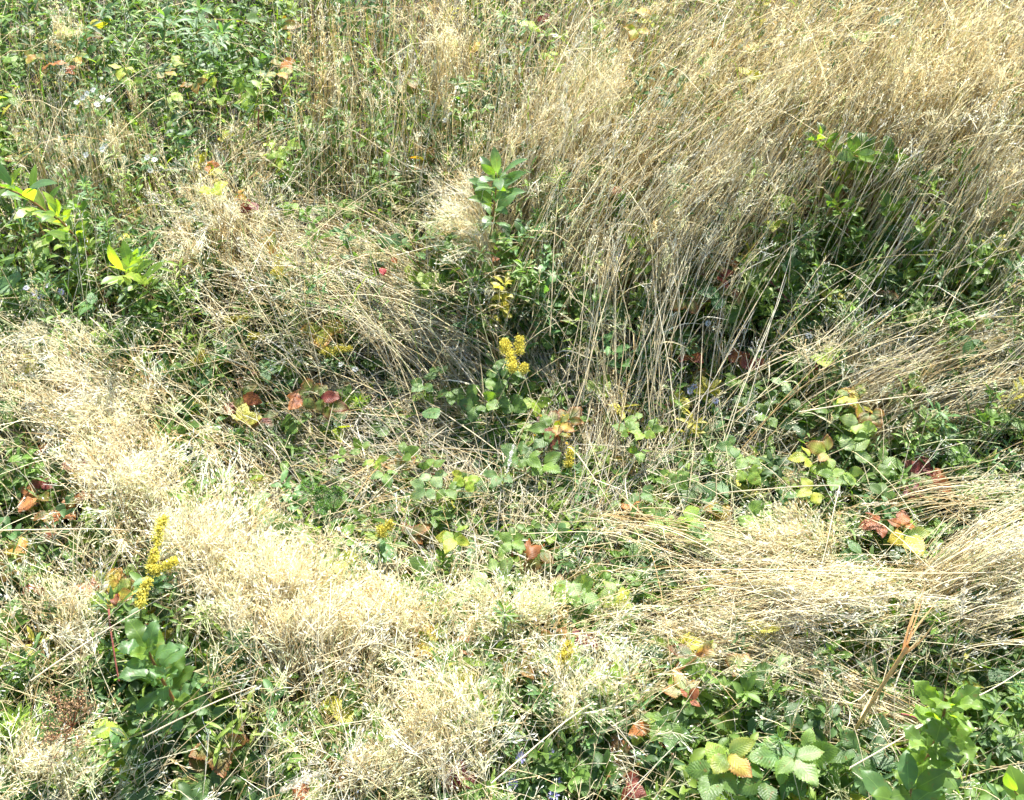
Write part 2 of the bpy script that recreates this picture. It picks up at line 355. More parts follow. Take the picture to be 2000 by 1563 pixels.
def ground_cover():
    acc = Acc(); n = 10500
    p = sample(n, lambda x, y: .12+.88*(1-dry(x, y))**1.3+.6*(np.hypot((x-1050)/450, (y-860)/200) < 1))
    H = hgt(p[:, 0], p[:, 1]); z = U(.012, 1., n)**1.1*np.minimum(H*.75, .17)+.008
    # rounder leaves in little trios, and slim ones
    P = at(p[:, 0], p[:, 1], z); az = U(0, 2*np.pi, n); D = azd(az, U(-.1, .6, n)); N = nrm(Z3+rng.normal(size=(n, 3))*.38)
    col = green(n); k = n//3
    for i in range(3):
        s = slice(0, k); a2 = az[s]+i*2.09
        leaves(acc, P[s]+azd(a2, np.zeros(k))*.003, azd(a2, U(-.1, .4, k)), N[s], U(.018, .036, k), U(.013, .026, k), 'round', U(.2, .9, k), U(.1, .5, k), col[s])
    s = slice(k, 2*k); leaves(acc, P[s], D[s], N[s], U(.022, .05, k), U(.012, .027, k), 'oval', U(.2, 1.1, k), U(.1, .6, k), col[s], col[s]*U(.8, 1.3, (k, 1)))
    m = n-2*k; s = slice(2*k, n); leaves(acc, P[s], D[s], N[s], U(.03, .06, m), U(.006, .012, m), 'lance', U(.2, 1.2, m), .3, col[s])
    q = rng.choice(n, 4500); r = P[q].copy(); r[:, 2] = 0; r[:, :2] += rng.normal(size=(4500, 2))*.02
    tubes(acc, make_stalks(r, P[q], segs=3), .0008, .0005, pg('stem'), pg('stem'))
    tag(acc.build('ground_cover', M_SMALL), 'low green leaves of many small herbs carpeting the hollow and the gaps', kind='stuff')
ground_cover()

def undergrowth():
    acc = Acc(); n = 2900; K = 13
    p = sample(n, lambda x, y: (1.03-dry(x, y))**1.4*np.where(y < 600, 1, .75)*np.clip(hgt(x, y)*6, .15, 1))
    p = p[clear(p[:, 0], p[:, 1], .35)]; n = len(p)
    H = hgt(p[:, 0], p[:, 1])*U(.55, 1.08, n)
    tip = at(p[:, 0], p[:, 1], H); root = tip.copy(); root[:, :2] += rng.normal(size=(n, 2))*.05; root[:, 1] -= H*.12; root[:, 2] = 0
    C = make_stalks(root, tip, segs=8, wig=.006); bc = pg('stem')*U(.6, 1.3, (n, 1)); T = tubes(acc, C, .0013, .0007, bc, bc)
    kind = rng.choice(3, n, p=[.55, .3, .15]); lc = green(n)
    for j in range(K):
        t = .35+.65*(j+.5)/K; f = t*8; i0 = np.minimum(int(f), 7); a = f-i0
        P = C[:, i0]*(1-a)+C[:, i0+1]*a; az = 2.4*j+U(0, 1.2, n)+np.arange(n)
        D = nrm(azd(az, U(.1, .7, n))+T[:, i0]*.3); N = nrm(Z3+rng.normal(size=(n, 3))*.25)
        for kd, (pf, l0, l1, w0, w1) in enumerate([('lance', .032, .065, .007, .013), ('oval', .028, .055, .014, .028), ('lance', .03, .05, .003, .005)]):
            s = kind == kd; m = s.sum(); sc = (1.1-.45*t)
            leaves(acc, P[s], D[s], N[s], U(l0, l1, m)*sc, U(w0, w1, m)*sc, pf, U(.3, 1.2, m), U(.15, .6, m), lc[s]*U(.85, 1.2, (m, 1)))
    tag(acc.build('undergrowth', M_SMALL), 'tangled green leafy herbs growing up through the dry grass', kind='stuff')
undergrowth()

def broadleaf_scatter():
    """single bramble-like leaves half hidden in the tangle"""
    acc = Acc(); n = 1300
    p = sample(n, lambda x, y: (1.05-dry(x, y)))
    p = p[clear(p[:, 0], p[:, 1], .5)]; n = len(p); z = hgt(p[:, 0], p[:, 1])*U(.25, .9, n)+.015
    P = at(p[:, 0], p[:, 1], z); az = U(0, 6.28, n)
    ks = rng.choice(['green', 'dark', 'light', 'lime', 'cool', 'yellow', 'orange', 'rust', 'maroon'], n, p=[.29, .2, .18, .12, .13, .03, .01, .02, .02])
    ca = np.array([pg(k) for k in ks])*U(.8, 1.2, (n, 1)); kb = rng.random(n) < .12
    cb = np.where(kb[:, None], np.array([pg(k) for k in rng.choice(['orange', 'rust', 'yellow', 'red'], n)]), ca)
    for i in range(3):
        a2 = az+(i-1)*1.25; L = U(.032, .06, n)*(1. if i == 1 else .8)
        leaves(acc, P, azd(a2, U(-.2, .45, n)), nrm(Z3+rng.normal(size=(n, 3))*.35), L, L*U(.6, .8, n), 'saw_f', U(.1, .8, n), U(.1, .5, n), ca, cb, edge=.5)
    r = P.copy(); r[:, 2] = 0; r[:, :2] += rng.normal(size=(n, 2))*.03
    tubes(acc, make_stalks(r, P, segs=3), .001, .0007, pg('stem'), pg('stem'))
    tag(acc.build('bramble_seedlings', M_LEAF), 'scattered three leaved seedlings half hidden in the tangle', kind='stuff')
broadleaf_scatter()

def green_blades():
    acc = Acc(); n = 4500
    p = sample(n, lambda x, y: .35+.5*(1-dry(x, y))+.9*(np.hypot((x-1030)/150, (y-1000)/90) < 1))
    H = hgt(p[:, 0], p[:, 1])*U(.3, 1, n)+.02; tip = at(p[:, 0], p[:, 1], H)
    root = tip+rng.normal(size=(n, 3))*.07; root[:, 2] = 0
    C = make_stalks(root, tip, segs=5); c = green(n, (.3, .35, .1, .15, .1, .05, 0))*1.1
    ribbons(acc, C, U(.0008, .0022, n), c*.8, c)
    tag(acc.build('green_grass', M_GRASS), 'thin green grass blades between the leaves', kind='stuff')
green_blades()

def stalk_batch(px, py, ang, Lpx, h, hroot=0., jit=.0):
    """stalks whose heads appear at px, py (height h) and whose feet lie Lpx away against the lean"""
    n = len(px); rx = px-np.cos(ang)*Lpx; ry = py+np.sin(ang)*Lpx
    tip = at(px, py, h); root = at(rx, ry, hroot); root[:, 2] = hroot*1.
    bad = ~clear((px+rx)/2, (py+ry)/2, .1); root = np.where(bad[:, None], tip+(root-tip)*.4, root); root[:, 2] = np.where(bad, 0, root[:, 2])
    d = root-tip; ln = np.linalg.norm(d, axis=1, keepdims=True); mx = 1.05
    root = np.where(ln > mx, tip+d/ln*mx, root); root[:, 2] = np.minimum(root[:, 2], np.maximum(hroot, 0)); return root, tip
def grass_mass(acc, root, tip, head=.6, size=.045, nb=12, lift=None, fl=1., cp=STRAW_P, ang=(.35, 1.1), r=.00085, wig=.012, seg=6, straight=False, bw=.0005):
    n = len(root); C = make_stalks(root, tip, lift, seg, wig, straight); c = straw(n, cp); cbase = c*np.array([.90, .85, .74])
    tubes(acc, C, U(.85, 1.25, n)*r, U(.45, .6, n)*r, cbase, c)
    k = np.arange(n)[rng.random(n) < head]
    if len(k): panicles(acc, C[k], nb, U(.6, 1.2, len(k))*size, np.clip(c[k]*1.12+.03, 0, .82), ang=ang, fl=fl, bw=bw)
    # withered curling leaves low on some of the stalks
    m = rng.random(n) < .25; q = C[m]
    if len(q):
        i = 2; P = q[:, i]; az = U(0, 6.28, len(q)); E = P+azd(az, U(-.3, .6, len(q)))*U(.05, .14, (len(q), 1)); E[:, 2] = np.maximum(E[:, 2], .01)
        ctrl = (P+E)/2+[0, 0, .03]; ribbons(acc, curve(P, ctrl, E, 4, .03), U(.0008, .0017, len(q)), c[m]*.85, c[m])
def loose_grass():
    acc = Acc(); n = 8200
    p = sample(n, lambda x, y: dry(x, y)**1.5*np.where(y < 500, 1., .8)+.02, -260, 2260, -380, 1750)
    px, py = p.T; k = clear(px, py, .12)&((py > 560) | (rng.random(n) < .82)); px, py = px[k], py[k]; n = len(px)
    th = R(1)*(grid(ANG, px, py, 200)+rng.normal(size=n)*np.where(py > 1150, 34, np.where((px > 1150) & (py < 560), 9, 18))); H = hgt(px, py)*U(.7, 1.2, n)+.02
    Lp = U(120, 360, n)*np.clip(.55+H*1.8, .6, 1.4)*np.where((px > 950) & (px < 1560) & (py > 330) & (py < 620), .55, 1)
    root, tip = stalk_batch(px, py, th, Lp, H); far = (py < 560) | ((px > 1250) & (py > 560))
    grass_mass(acc, root[far], tip[far], cp=[.33, .10, .38, .06, .09, .04], head=.5, size=.045, nb=7, ang=(.15, .7), r=.0011, straight=True, wig=.006)
    grass_mass(acc, root[~far], tip[~far], head=.65, size=.06, nb=7, r=.00098, fl=1.05, bw=.0005)
    # long pale stalks combed over the top of the far grass
    n = 1500; p = sample(n, lambda x, y: (x > 900+y*.5)*dry(x, y), 900, 2260, -300, 620); px, py = p.T; k = clear(px, py, .2); px, py = px[k], py[k]; n = len(px)
    H = hgt(px, py)*U(1.0, 1.2, n); th = R(1)*(grid(ANG, px, py, 200)+rng.normal(size=n)*8); root, tip = stalk_batch(px, py, th, U(230, 470, n), H); root[:, 2] = H*U(.25, .6, n)
    grass_mass(acc, root, tip, head=.3, size=.04, nb=7, ang=(.12, .5), r=.0013, straight=True, wig=.005, cp=[.35, .1, .42, .05, .05, .03])
    # bare stray stalks lying at all angles across everything
    n = 2200; p = sample(n, lambda x, y: .25+.5*dry(x, y)); px, py = p.T; k = clear(px, py, .3); px, py = px[k], py[k]; n = len(px)
    H = hgt(px, py)*U(.6, 1.25, n)+.015; th = R(1)*grid(ANG, px, py, 200)+rng.normal(size=n)*1.0
    root, tip = stalk_batch(px, py, th, U(120, 380, n), H, hroot=.01)
    grass_mass(acc, root, tip, head=.3, size=.03, nb=7, wig=.008, r=.00095)
    tag(acc.build('dry_grass', M_STRAW), 'loose straw coloured grass stalks with fine open seed heads all over the meadow', kind='stuff')
loose_grass()

# ------------------------------------------------------------------ tufts and swathes one can point at
# name label | heads centre x,y  spread rx,ry  | feet offset dx,dy | head height | count | head share | size
TUFTS = [
 ("upright dry grass tuft beside the leafy herbs, near the top edge left of centre", 645, 70, 58, 120, 12, 200, .50, 210, .4, .025, 1),
 ("dense fluffy pale grass tuft standing at the top edge, left of the middle", 878, 55, 36, 80, -12, 190, .52, 170, 1, .032, 1),
 ("small pale feathery grass tuft in the far left corner of the meadow", 118, 55, 30, 50, 3, 120, .42, 80, 1, .03, 1),
 ("bright white-gold dome of seed heads, brightest patch of the far grass", 1185, 165, 62, 85, -75, 210, .42, 330, 1, .055, 1),
 ("straight tawny stalks standing right behind the grey-green sapling", 1080, 240, 75, 60, -60, 150, .36, 260, .8, .04, 1),
 ("leaning grass sheaf at the top, right of the bright dome", 1400, 90, 70, 70, -130, 240, .50, 260, .7, .04, 1),
 ("long combed swathe of pale grass leaning right toward the top edge", 1590, 95, 60, 100, -170, 290, .52, 330, .7, .04, 1),
 ("tall golden leaning sheaf above the glossy dark shrub", 1780, 120, 70, 90, -150, 270, .56, 330, .8, .045, 1),
 ("white plumy grass sheaf at the far right corner", 1915, 90, 65, 80, -130, 240, .58, 300, 1, .055, 1),
 ("pale combed grass at the right edge, above the rounded green leaves", 1950, 290, 55, 80, -150, 230, .42, 230, .8, .045, 1),
 ("leaning grass curtain left of the glossy dark shrub", 1420, 300, 70, 75, -140, 240, .40, 300, .6, .04, 1),
 ("thin leaning grass curtain hanging over the red bramble leaves", 1320, 420, 60, 60, -70, 220, .32, 230, .6, .035, 1),
 ("grass swathe with brown feet, left of the red-orange leaf", 1150, 420, 50, 60, -20, 170, .30, 160, .7, .04, 1),
 ("fluffy grass heads swirling above the bent swathe at left centre", 420, 400, 75, 60, 60, 180, .30, 270, 1, .045, 1),
 ("large matted swathe of pale heads with combed grey stems running into the hollow", 585, 480, 110, 60, 290, 190, .24, 330, .9, .04, .9),
 ("second combed swathe lying beneath the large matted one, left of the yellow flower", 690, 560, 70, 40, 260, 190, .17, 260, .4, .03, .9),
 ("curled pale hank of grass hooking downward at left", 350, 480, 22, 40, 60, 120, .28, 90, .4, .03, 1),
 ("upright feathery sheaf bent at its foot, left of the grey-green sapling", 895, 415, 36, 60, 75, 210, .33, 250, 1, .04, 1),
 ("combed grey stems fanning out right of the yellow flower head", 1085, 755, 34, 30, -95, -170, .07, 230, .03, .02, 1),
 ("grey stems draped over the red and green bramble in the hollow", 1190, 830, 42, 45, 20, -190, .05, 150, .05, .03, 1),
 ("grey stems hanging like a skirt right of the hollow's middle", 1290, 775, 60, 45, 15, -170, .05, 140, .05, .03, 1),
 ("short grey fan of flattened stems between bramble and strawberry leaves", 1175, 890, 34, 22, 5, -120, .04, 130, .05, .02, 1),
 ("thin pale stems arching down at the right of the hollow", 1420, 620, 22, 40, -25, 160, .2, 80, .2, .03, 1),
 ("brown upright grass thicket left of the leafy shoots near the left top", 210, 250, 95, 70, 50, 210, .36, 330, .35, .03, 1),
 ("brown grass thicket above the leaning brown-stemmed shrub", 90, 250, 60, 80, 60, 230, .36, 180, .3, .03, 1),
 ("bent stems crossing under the lime leaves near the top left", 500, 260, 60, 30, -80, 90, .3, 120, .4, .03, 1),
 ("thick left-hand swathe of tan heads with dark combed feet", 70, 680, 80, 60, 150, 170, .25, 300, .9, .045, 1),
 ("feathery swathe at the middle of the left side", 190, 800, 80, 55, 110, 130, .24, 280, 1, .045, 1.1),
 ("fluffy grass crest at left above the tall yellow plume", 250, 930, 75, 50, 60, 160, .27, 280, 1, .05, 1.2),
 ("bleached dense crest of the near grass bank, left of its middle", 400, 1060, 85, 55, 40, 200, .28, 430, 1, .055, 1.2),
 ("bleached crest of the near grass bank below the ferny plant", 545, 1130, 85, 50, 20, 210, .28, 430, 1, .055, 1.2),
 ("golden-footed upright grass below the bleached crest", 610, 1205, 100, 34, 15, 270, .29, 560, .45, .045, 1.15),
 ("pale crest of the grass bank directly below the hollow", 760, 1190, 90, 40, 30, 160, .25, 330, 1, .05, 1.15),
 ("thin crest of pale heads below the folded bright leaves", 1020, 1190, 110, 32, -20, 130, .22, 230, .9, .045, 1.1),
 ("combed pale swathe lying across to the right, below the folded bright leaves", 1640, 1155, 120, 40, -330, 85, .22, 330, .8, .035, 1),
 ("golden underside stems of the lying swathe at lower right", 1520, 1215, 120, 26, -300, 120, .18, 170, .2, .03, 1),
 ("arched thin swathe above the lying one at right", 1500, 1090, 90, 20, -310, -40, .17, 170, .2, .03, 1),
 ("flattened stems running down to the near right corner shrub", 1350, 1235, 70, 40, 400, 210, .17, 280, .25, .03, 1),
 ("more flattened stems sloping beside the reed foot", 1560, 1330, 60, 40, 330, 170, .14, 230, .1, .03, 1),
 ("bright combed swathe sweeping up to the right edge", 1965, 650, 70, 45, -350, 190, .24, 380, .5, .04, 1),
 ("tawny swathe sweeping up to the right edge, below the bright one", 1985, 760, 60, 40, -300, 150, .18, 200, .3, .03, 1),
 ("thin stems sweeping right above the red leaf trio", 1940, 960, 60, 40, -300, 90, .18, 150, .4, .03, 1),
 ("arching tawny stems at right that curve over the dark gap", 1990, 1050, 60, 50, -260, 190, .24, 300, .4, .03, 1),
 ("lower arching stems at right, above the lobed shrub", 1990, 1170, 60, 40, -230, 130, .2, 230, .3, .03, 1),
 ("fluffy light seed heads over the bramble at right of centre", 1550, 1040, 60, 30, 30, 110, .17, 170, 1, .04, 1.1),
 ("airy open seed heads over the dark gap right of centre", 1680, 650, 90, 60, -50, 190, .2, 130, 1, .055, 1),
 ("fluffy near bank of heads at the bottom, left of the purple asters", 880, 1400, 90, 70, 20, 200, .26, 400, 1, .05, 1.2),
 ("fine pale heads at the bottom edge, left of centre", 720, 1480, 90, 60, 0, 190, .24, 300, 1, .05, 1.2),
 ("pale heads beside the brown-caned bramble at left", 150, 1180, 80, 60, 40, 170, .23, 230, 1, .045, 1.15),
 ("bottom left corner grass with bleached heads", 90, 1480, 90, 60, 0, 170, .22, 260, 1, .05, 1.2),
 ("fine pale heads in the mid lower part, above the purple asters", 1130, 1330, 90, 45, 0, 160, .24, 260, 1, .045, 1.15),
 ("bleached grass crossing behind the lobed shrub's foot", 1900, 1470, 80, 40, -250, -60, .1, 160, .1, .03, 1),
]
def tuft(label, x, y, rx, ry, dx, dy, h, n, share, size, fl):
    n = int(n*(.34 if y > 1220 and x < 1300 else .5 if y > 620 and x < 1300 else .62 if y > 560 else .85)); share = share*(.62 if y < 560 and share > .65 else 1); a = U(0, 6.28, n); r = np.abs(rng.normal(size=n))*1.1+rng.exponential(.2, n); px = x+rx*r*np.cos(a); py = y+ry*r*np.sin(a)
    k_ = clear(px, py, .2)&clear(px+dx*.5, py+dy*.5, .35); px, py = px[k_], py[k_]; n = len(px)
    q = U(.72, 1.2, n); spread = .45
    combed = (x > 1130 and y < 560) or y < 300 or 'combed' in label
    if combed: fx = x+dx+(px-x)*.92+rng.normal(size=n)*(12 if y < 560 else 40); fy = y+dy+(py-y)*.92+rng.normal(size=n)*(12 if y < 560 else 34)
    else: fx = x+dx+rx*spread*rng.normal(size=n)*.7+(px-x)*.45; fy = y+dy+ry*spread*rng.normal(size=n)*.5+(py-y)*.45
    H = h*U(.72, 1.1, n); tip = at(px, py, H); root = at(fx, fy, 0.0)
    root = tip+(root-tip)*np.minimum(q, 1)[:, None]; root[:, 2] = 0
    e = empty('grass_tuft', [*(np.mean(root, 0)[:2]), 0], label, 'grass tuft', 'dry grass tufts and swathes')
    if dy < -100: root[:, 2] = U(.02, .10, n)*1.
    d = np.linalg.norm(tip-root, axis=1); lift = np.where(h < .27, U(.6, 1.25, n), U(.85, 1.15, n))
    C = make_stalks(root, tip, lift, 7, .005 if combed else .011, straight=combed and h > .27); c = straw(n)
    st = Acc(); tubes(st, C, U(.0009, .0014, n), U(.00045, .00065, n), c*np.array([.90, .85, .74]), c)
    m = rng.random(n) < .35; Q = C[m]
    i = 2; P = Q[:, i]; az = U(0, 6.28, len(Q)); E = P+azd(az, U(-.2, .9, len(Q)))*U(.06, .16, (len(Q), 1)); E[:, 2] = np.maximum(E[:, 2], .01)
    ribbons(st, curve(P, (P+E)/2+[0, 0, .03], E, 4, .03), U(.0008, .0018, len(Q)), c[m]*.85, c[m])
    st.build('stalks', M_STRAW, e)
    k = rng.random(n) < share; hd = Acc()
    if k.sum(): panicles(hd, C[k], 10 if y < 560 else 9, U(.7, 1.4, k.sum())*size*1.15, np.clip(c[k]*1.12+.02, 0, .8), fl=fl*(1.05 if y < 560 else 1.2), bw=.0005, ang=(.15, .7) if y < 560 else (.3, 1.0)); hd.build('seed_heads', M_STRAW, e)
for t in TUFTS: tuft(*t)

# ------------------------------------------------------------------ plants singled out one by one
def base_curve(tip, foot, segs=10, bow=.5, wig=.006):
    d = tip-foot; c = foot+d*[bow*.5, bow*.5, 0]; c[2] = foot[2]+max(d[2]*.7, .02)
    return curve(onevec(foot), onevec(c), onevec(tip), segs, wig)
def pt(C, t):
    k = C.shape[1]-1; f = min(t, .9999)*k; i = int(f); a = f-i; T = C[0, i+1]-C[0, i]
    return C[0, i]*(1-a)+C[0, i+1]*a, T/np.linalg.norm(T)

def shrub(name, label, cat, x, y, h, bx, by, n, L, W, kinds, leaf='oval_f', stem='bark', r=.0035, t0=.3, wave=.0, droop=(.3, 1.1), el=(.2, .8),
          group=None, each=True, side=0, bz=0., cb=None, pair=False):
    """woody or herbaceous stem with alternate leaves; foot seen at bx, by on the ground"""
    tip = at(x, y, h); foot = at(bx, by, bz); e = empty(name, foot, label, cat, group)
    C = base_curve(tip, foot); st = Acc(); tubes(st, C, r, r*.4, pg(stem), pg(stem)*.8+pg('green')*.3, 6)
    allv = Acc(); az = U(0, 6.28)
    for j in range(n):
        t = t0+(1-t0)*((j+.6)/n)**.85; P, T = pt(C, t); az += math.pi if pair and j % 2 else 2.4 if not pair else 1.57
        sc = (1.0-.35*abs(t-.55))*U(.6, 1.15)
        D = nrm(azd(np.array(az+U(-.3, .3)), np.array(U(*el)))+T*(.25+.6*t**3)); N = nrm(Z3*.8+T*.4+rng.normal(size=3)*.4)
        q = P+D*.012; a = Acc() if each else allv
        tubes(a, np.stack([P, (P+q)/2+[0, 0, .001], q])[None], .0011, .0009, pg('stem'), pg('stem'), 4)
        col = pg(kinds[rng.integers(len(kinds))])*U(.85, 1.15)
        leaves(a, onevec(q), onevec(D), onevec(N), L*sc, W*sc*U(.85, 1.15), leaf, U(*droop), U(.1, .55), col, cb if cb is None else pg(cb), wave=wave, edge=None if cb is None else .4)
        if each: a.build('leaf', M_SMOOTH, e)
    if not each: allv.build('foliage', M_SMOOTH, e)
    st.build('stem', M_STEM, e)
    return e
G1 = 'young woody shrubs standing in the meadow'
shrub('sapling', 'grey-green sapling with blunt oval leaves, standing upright in the dry grass above the yellow flower', 'sapling', 975, 345, .46, 955, 575, 36, .074, .032, ['cool', 'grey', 'cool', 'green'], 'oval_f', 'bark', .0032, .18, droop=(.3, 1.2), group=G1)
shrub('sapling', 'small grey-green seedling shrub with drooping oval leaves, left of the larger sapling', 'sapling', 795, 455, .32, 830, 600, 12, .058, .023, ['cool', 'grey'], 'oval_f', 'bark', .0024, .3, group=G1)
shrub('shrub', 'leaning brown-stemmed shrub with long narrow leaves at the left edge', 'shrub', -5, 365, .50, 190, 560, 20, .098, .028, ['cool', 'light', 'green', 'lime'], 'lance_f', 'bark', .0045, .25, el=(.3, 1.1), group=G1)
shrub('shrub', 'short shrub with glowing lime leaves, beside the leaning shrub at far left', 'shrub', 108, 425, .46, 215, 590, 24, .066, .024, ['lime', 'light', 'lime', 'green'], 'lance_f', 'bark', .004, .3, el=(.4, 1.2), group=G1)
shrub('shrub', 'shrub tip with broad lime leaves on a red-brown stem, at left above yellow heads', 'shrub', 240, 545, .40, 325, 640, 24, .066, .027, ['lime', 'light', 'lime'], 'oval_f', 'cane', .0036, .35, el=(.2, 1.0), group=G1)
shrub('sapling', 'blue-green sapling with wavy rounded leaves and orange-brown stem, lower left', 'sapling', 288, 1268, .38, 410, 1500, 36, .064, .042, ['cool', 'light', 'cool', 'green'], 'round_f', 'rust', .0046, .15, wave=.10, group=G1)
shrub('sapling', 'glossy green sapling with wavy pointed-lobed leaves, near right corner', 'sapling', 1850, 1375, .45, 1740, 1650, 40, .060, .038, ['light', 'green', 'light', 'green'], 'lobe_f', 'rust', .0048, .3, wave=.10, el=(.1, 1.0), group=G1)
shrub('sapling', 'green sapling shoot cut by the bottom edge, below the lobed sapling', 'sapling', 1778, 1545, .34, 1700, 1690, 9, .075, .042, ['cool', 'green'], 'oval_f', 'rust', .004, .4, wave=.08, group=G1)
shrub('sapling', 'green shoot peeking in at the bottom right corner', 'sapling', 1985, 1548, .30, 1960, 1680, 7, .06, .034, ['light', 'green'], 'oval_f', 'rust', .003, .4, group=G1)
shrub('shrub', 'upright lime-tipped shoot at the left side of the glossy dark shrub', 'shrub', 1592, 275, .46, 1640, 470, 28, .058, .024, ['lime', 'light', 'green'], 'oval_f', 'bark', .003, .2, el=(.4, 1.2), group=G1)
shrub('shrub', 'glossy dark green shrub at the foot of the leaning grass, upper right', 'shrub', 1668, 300, .44, 1690, 500, 40, .062, .030, ['green', 'light', 'green', 'light'], 'oval_f', 'bark', .0038, .15, group=G1)
shrub('shrub', 'rounded leaved shoot just right of the glossy dark shrub', 'shrub', 1738, 310, .42, 1745, 500, 30, .055, .030, ['green', 'light', 'dark'], 'oval_f', 'bark', .003, .2, group=G1)
shrub('shrub', 'stem with upright yellow blotched leaves in the leaning grass near the right edge', 'shrub', 1790, 440, .36, 1800, 600, 7, .062, .034, ['lime', 'light', 'yellow'], 'oval_f', 'bark', .0025, .35, el=(.6, 1.3), group=G1)
shrub('shrub', 'slender shoot with narrow upright pale leaves, above the yellow blotched leaves', 'shrub', 1868, 325, .42, 1860, 540, 9, .058, .022, ['light', 'cool'], 'oval_f', 'bark', .0022, .35, el=(.7, 1.3), group=G1)
shrub('shrub', 'bushy yellow-green shoot in front of the glossy dark shrub', 'shrub', 1625, 400, .36, 1640, 560, 40, .045, .020, ['lime', 'light', 'green'], 'oval_f', 'bark', .0026, .15, group=G1)
shrub('shrub', 'bright leafy shoot between the glossy dark shrub and the yellow blotched leaves', 'shrub', 1735, 405, .34, 1735, 560, 34, .045, .022, ['light', 'green'], 'oval_f', 'bark', .0026, .15, group=G1)
shrub('vine', 'lime green heart-leaved vine in the shade near the right edge', 'vine', 1790, 525, .24, 1775, 620, 9, .052, .044, ['lime', 'light', 'lime'], 'round_f', 'stem', .0016, .2, el=(-.1, .6), group='rounded leafy vines')
shrub('vine', 'dark green round-leaved vine mass at the right edge', 'vine', 1915, 490, .30, 1900, 620, 40, .046, .038, ['green', 'light', 'green'], 'round_f', 'stem', .0018, .1, el=(-.1, .7), group='rounded leafy vines')
shrub('vine', 'second green round-leaved vine, right beside the lime vine', 'vine', 1870, 540, .22, 1865, 640, 12, .048, .042, ['green', 'light'], 'round_f', 'stem', .0016, .1, el=(-.1, .6), group='rounded leafy vines')

def herb(label, x, y, h, bx, by, n, L=.042, W=.008, kinds=('green', 'cool'), r=.0018, t0=.1, leaf='lance', el=(.1, .8), group='narrow leaved green herbs', name='leafy_herb', cat='herb'):
    tip = at(x, y, h); foot = at(bx, by, 0); e = empty(name, foot, label, cat, group)
    C = base_curve(tip, foot); st = Acc(); tubes(st, C, r, r*.4, pg('stem'), pg('stem'), 5)
    t = t0+(1-t0)*((np.arange(n)+.5)/n)**.8; k = C.shape[1]-1; f = np.minimum(t, .9999)*k; i = f.astype(int); a = (f-i)[:, None]
    P = C[0, i]*(1-a)+C[0, i+1]*a; T = nrm(C[0, i+1]-C[0, i]); az = 2.4*np.arange(n)+U(0, 1, n)
    D = nrm(azd(az, U(*el, n))+T*(t[:, None]**2)); N = nrm(Z3+rng.normal(size=(n, 3))*.2)
    c = np.array([pg(kinds[q]) for q in rng.integers(0, len(kinds), n)])*U(.85, 1.2, (n, 1)); sc = (1.15-.55*t)
    a_ = Acc(); leaves(a_, P, D, N, L*sc*U(.8, 1.2, n), W*sc*U(.8, 1.2, n), leaf, U(.2, 1.0, n), U(.1, .5, n), c)
    a_.build('foliage', M_SMALL, e); st.build('stem', M_STEM, e); return e
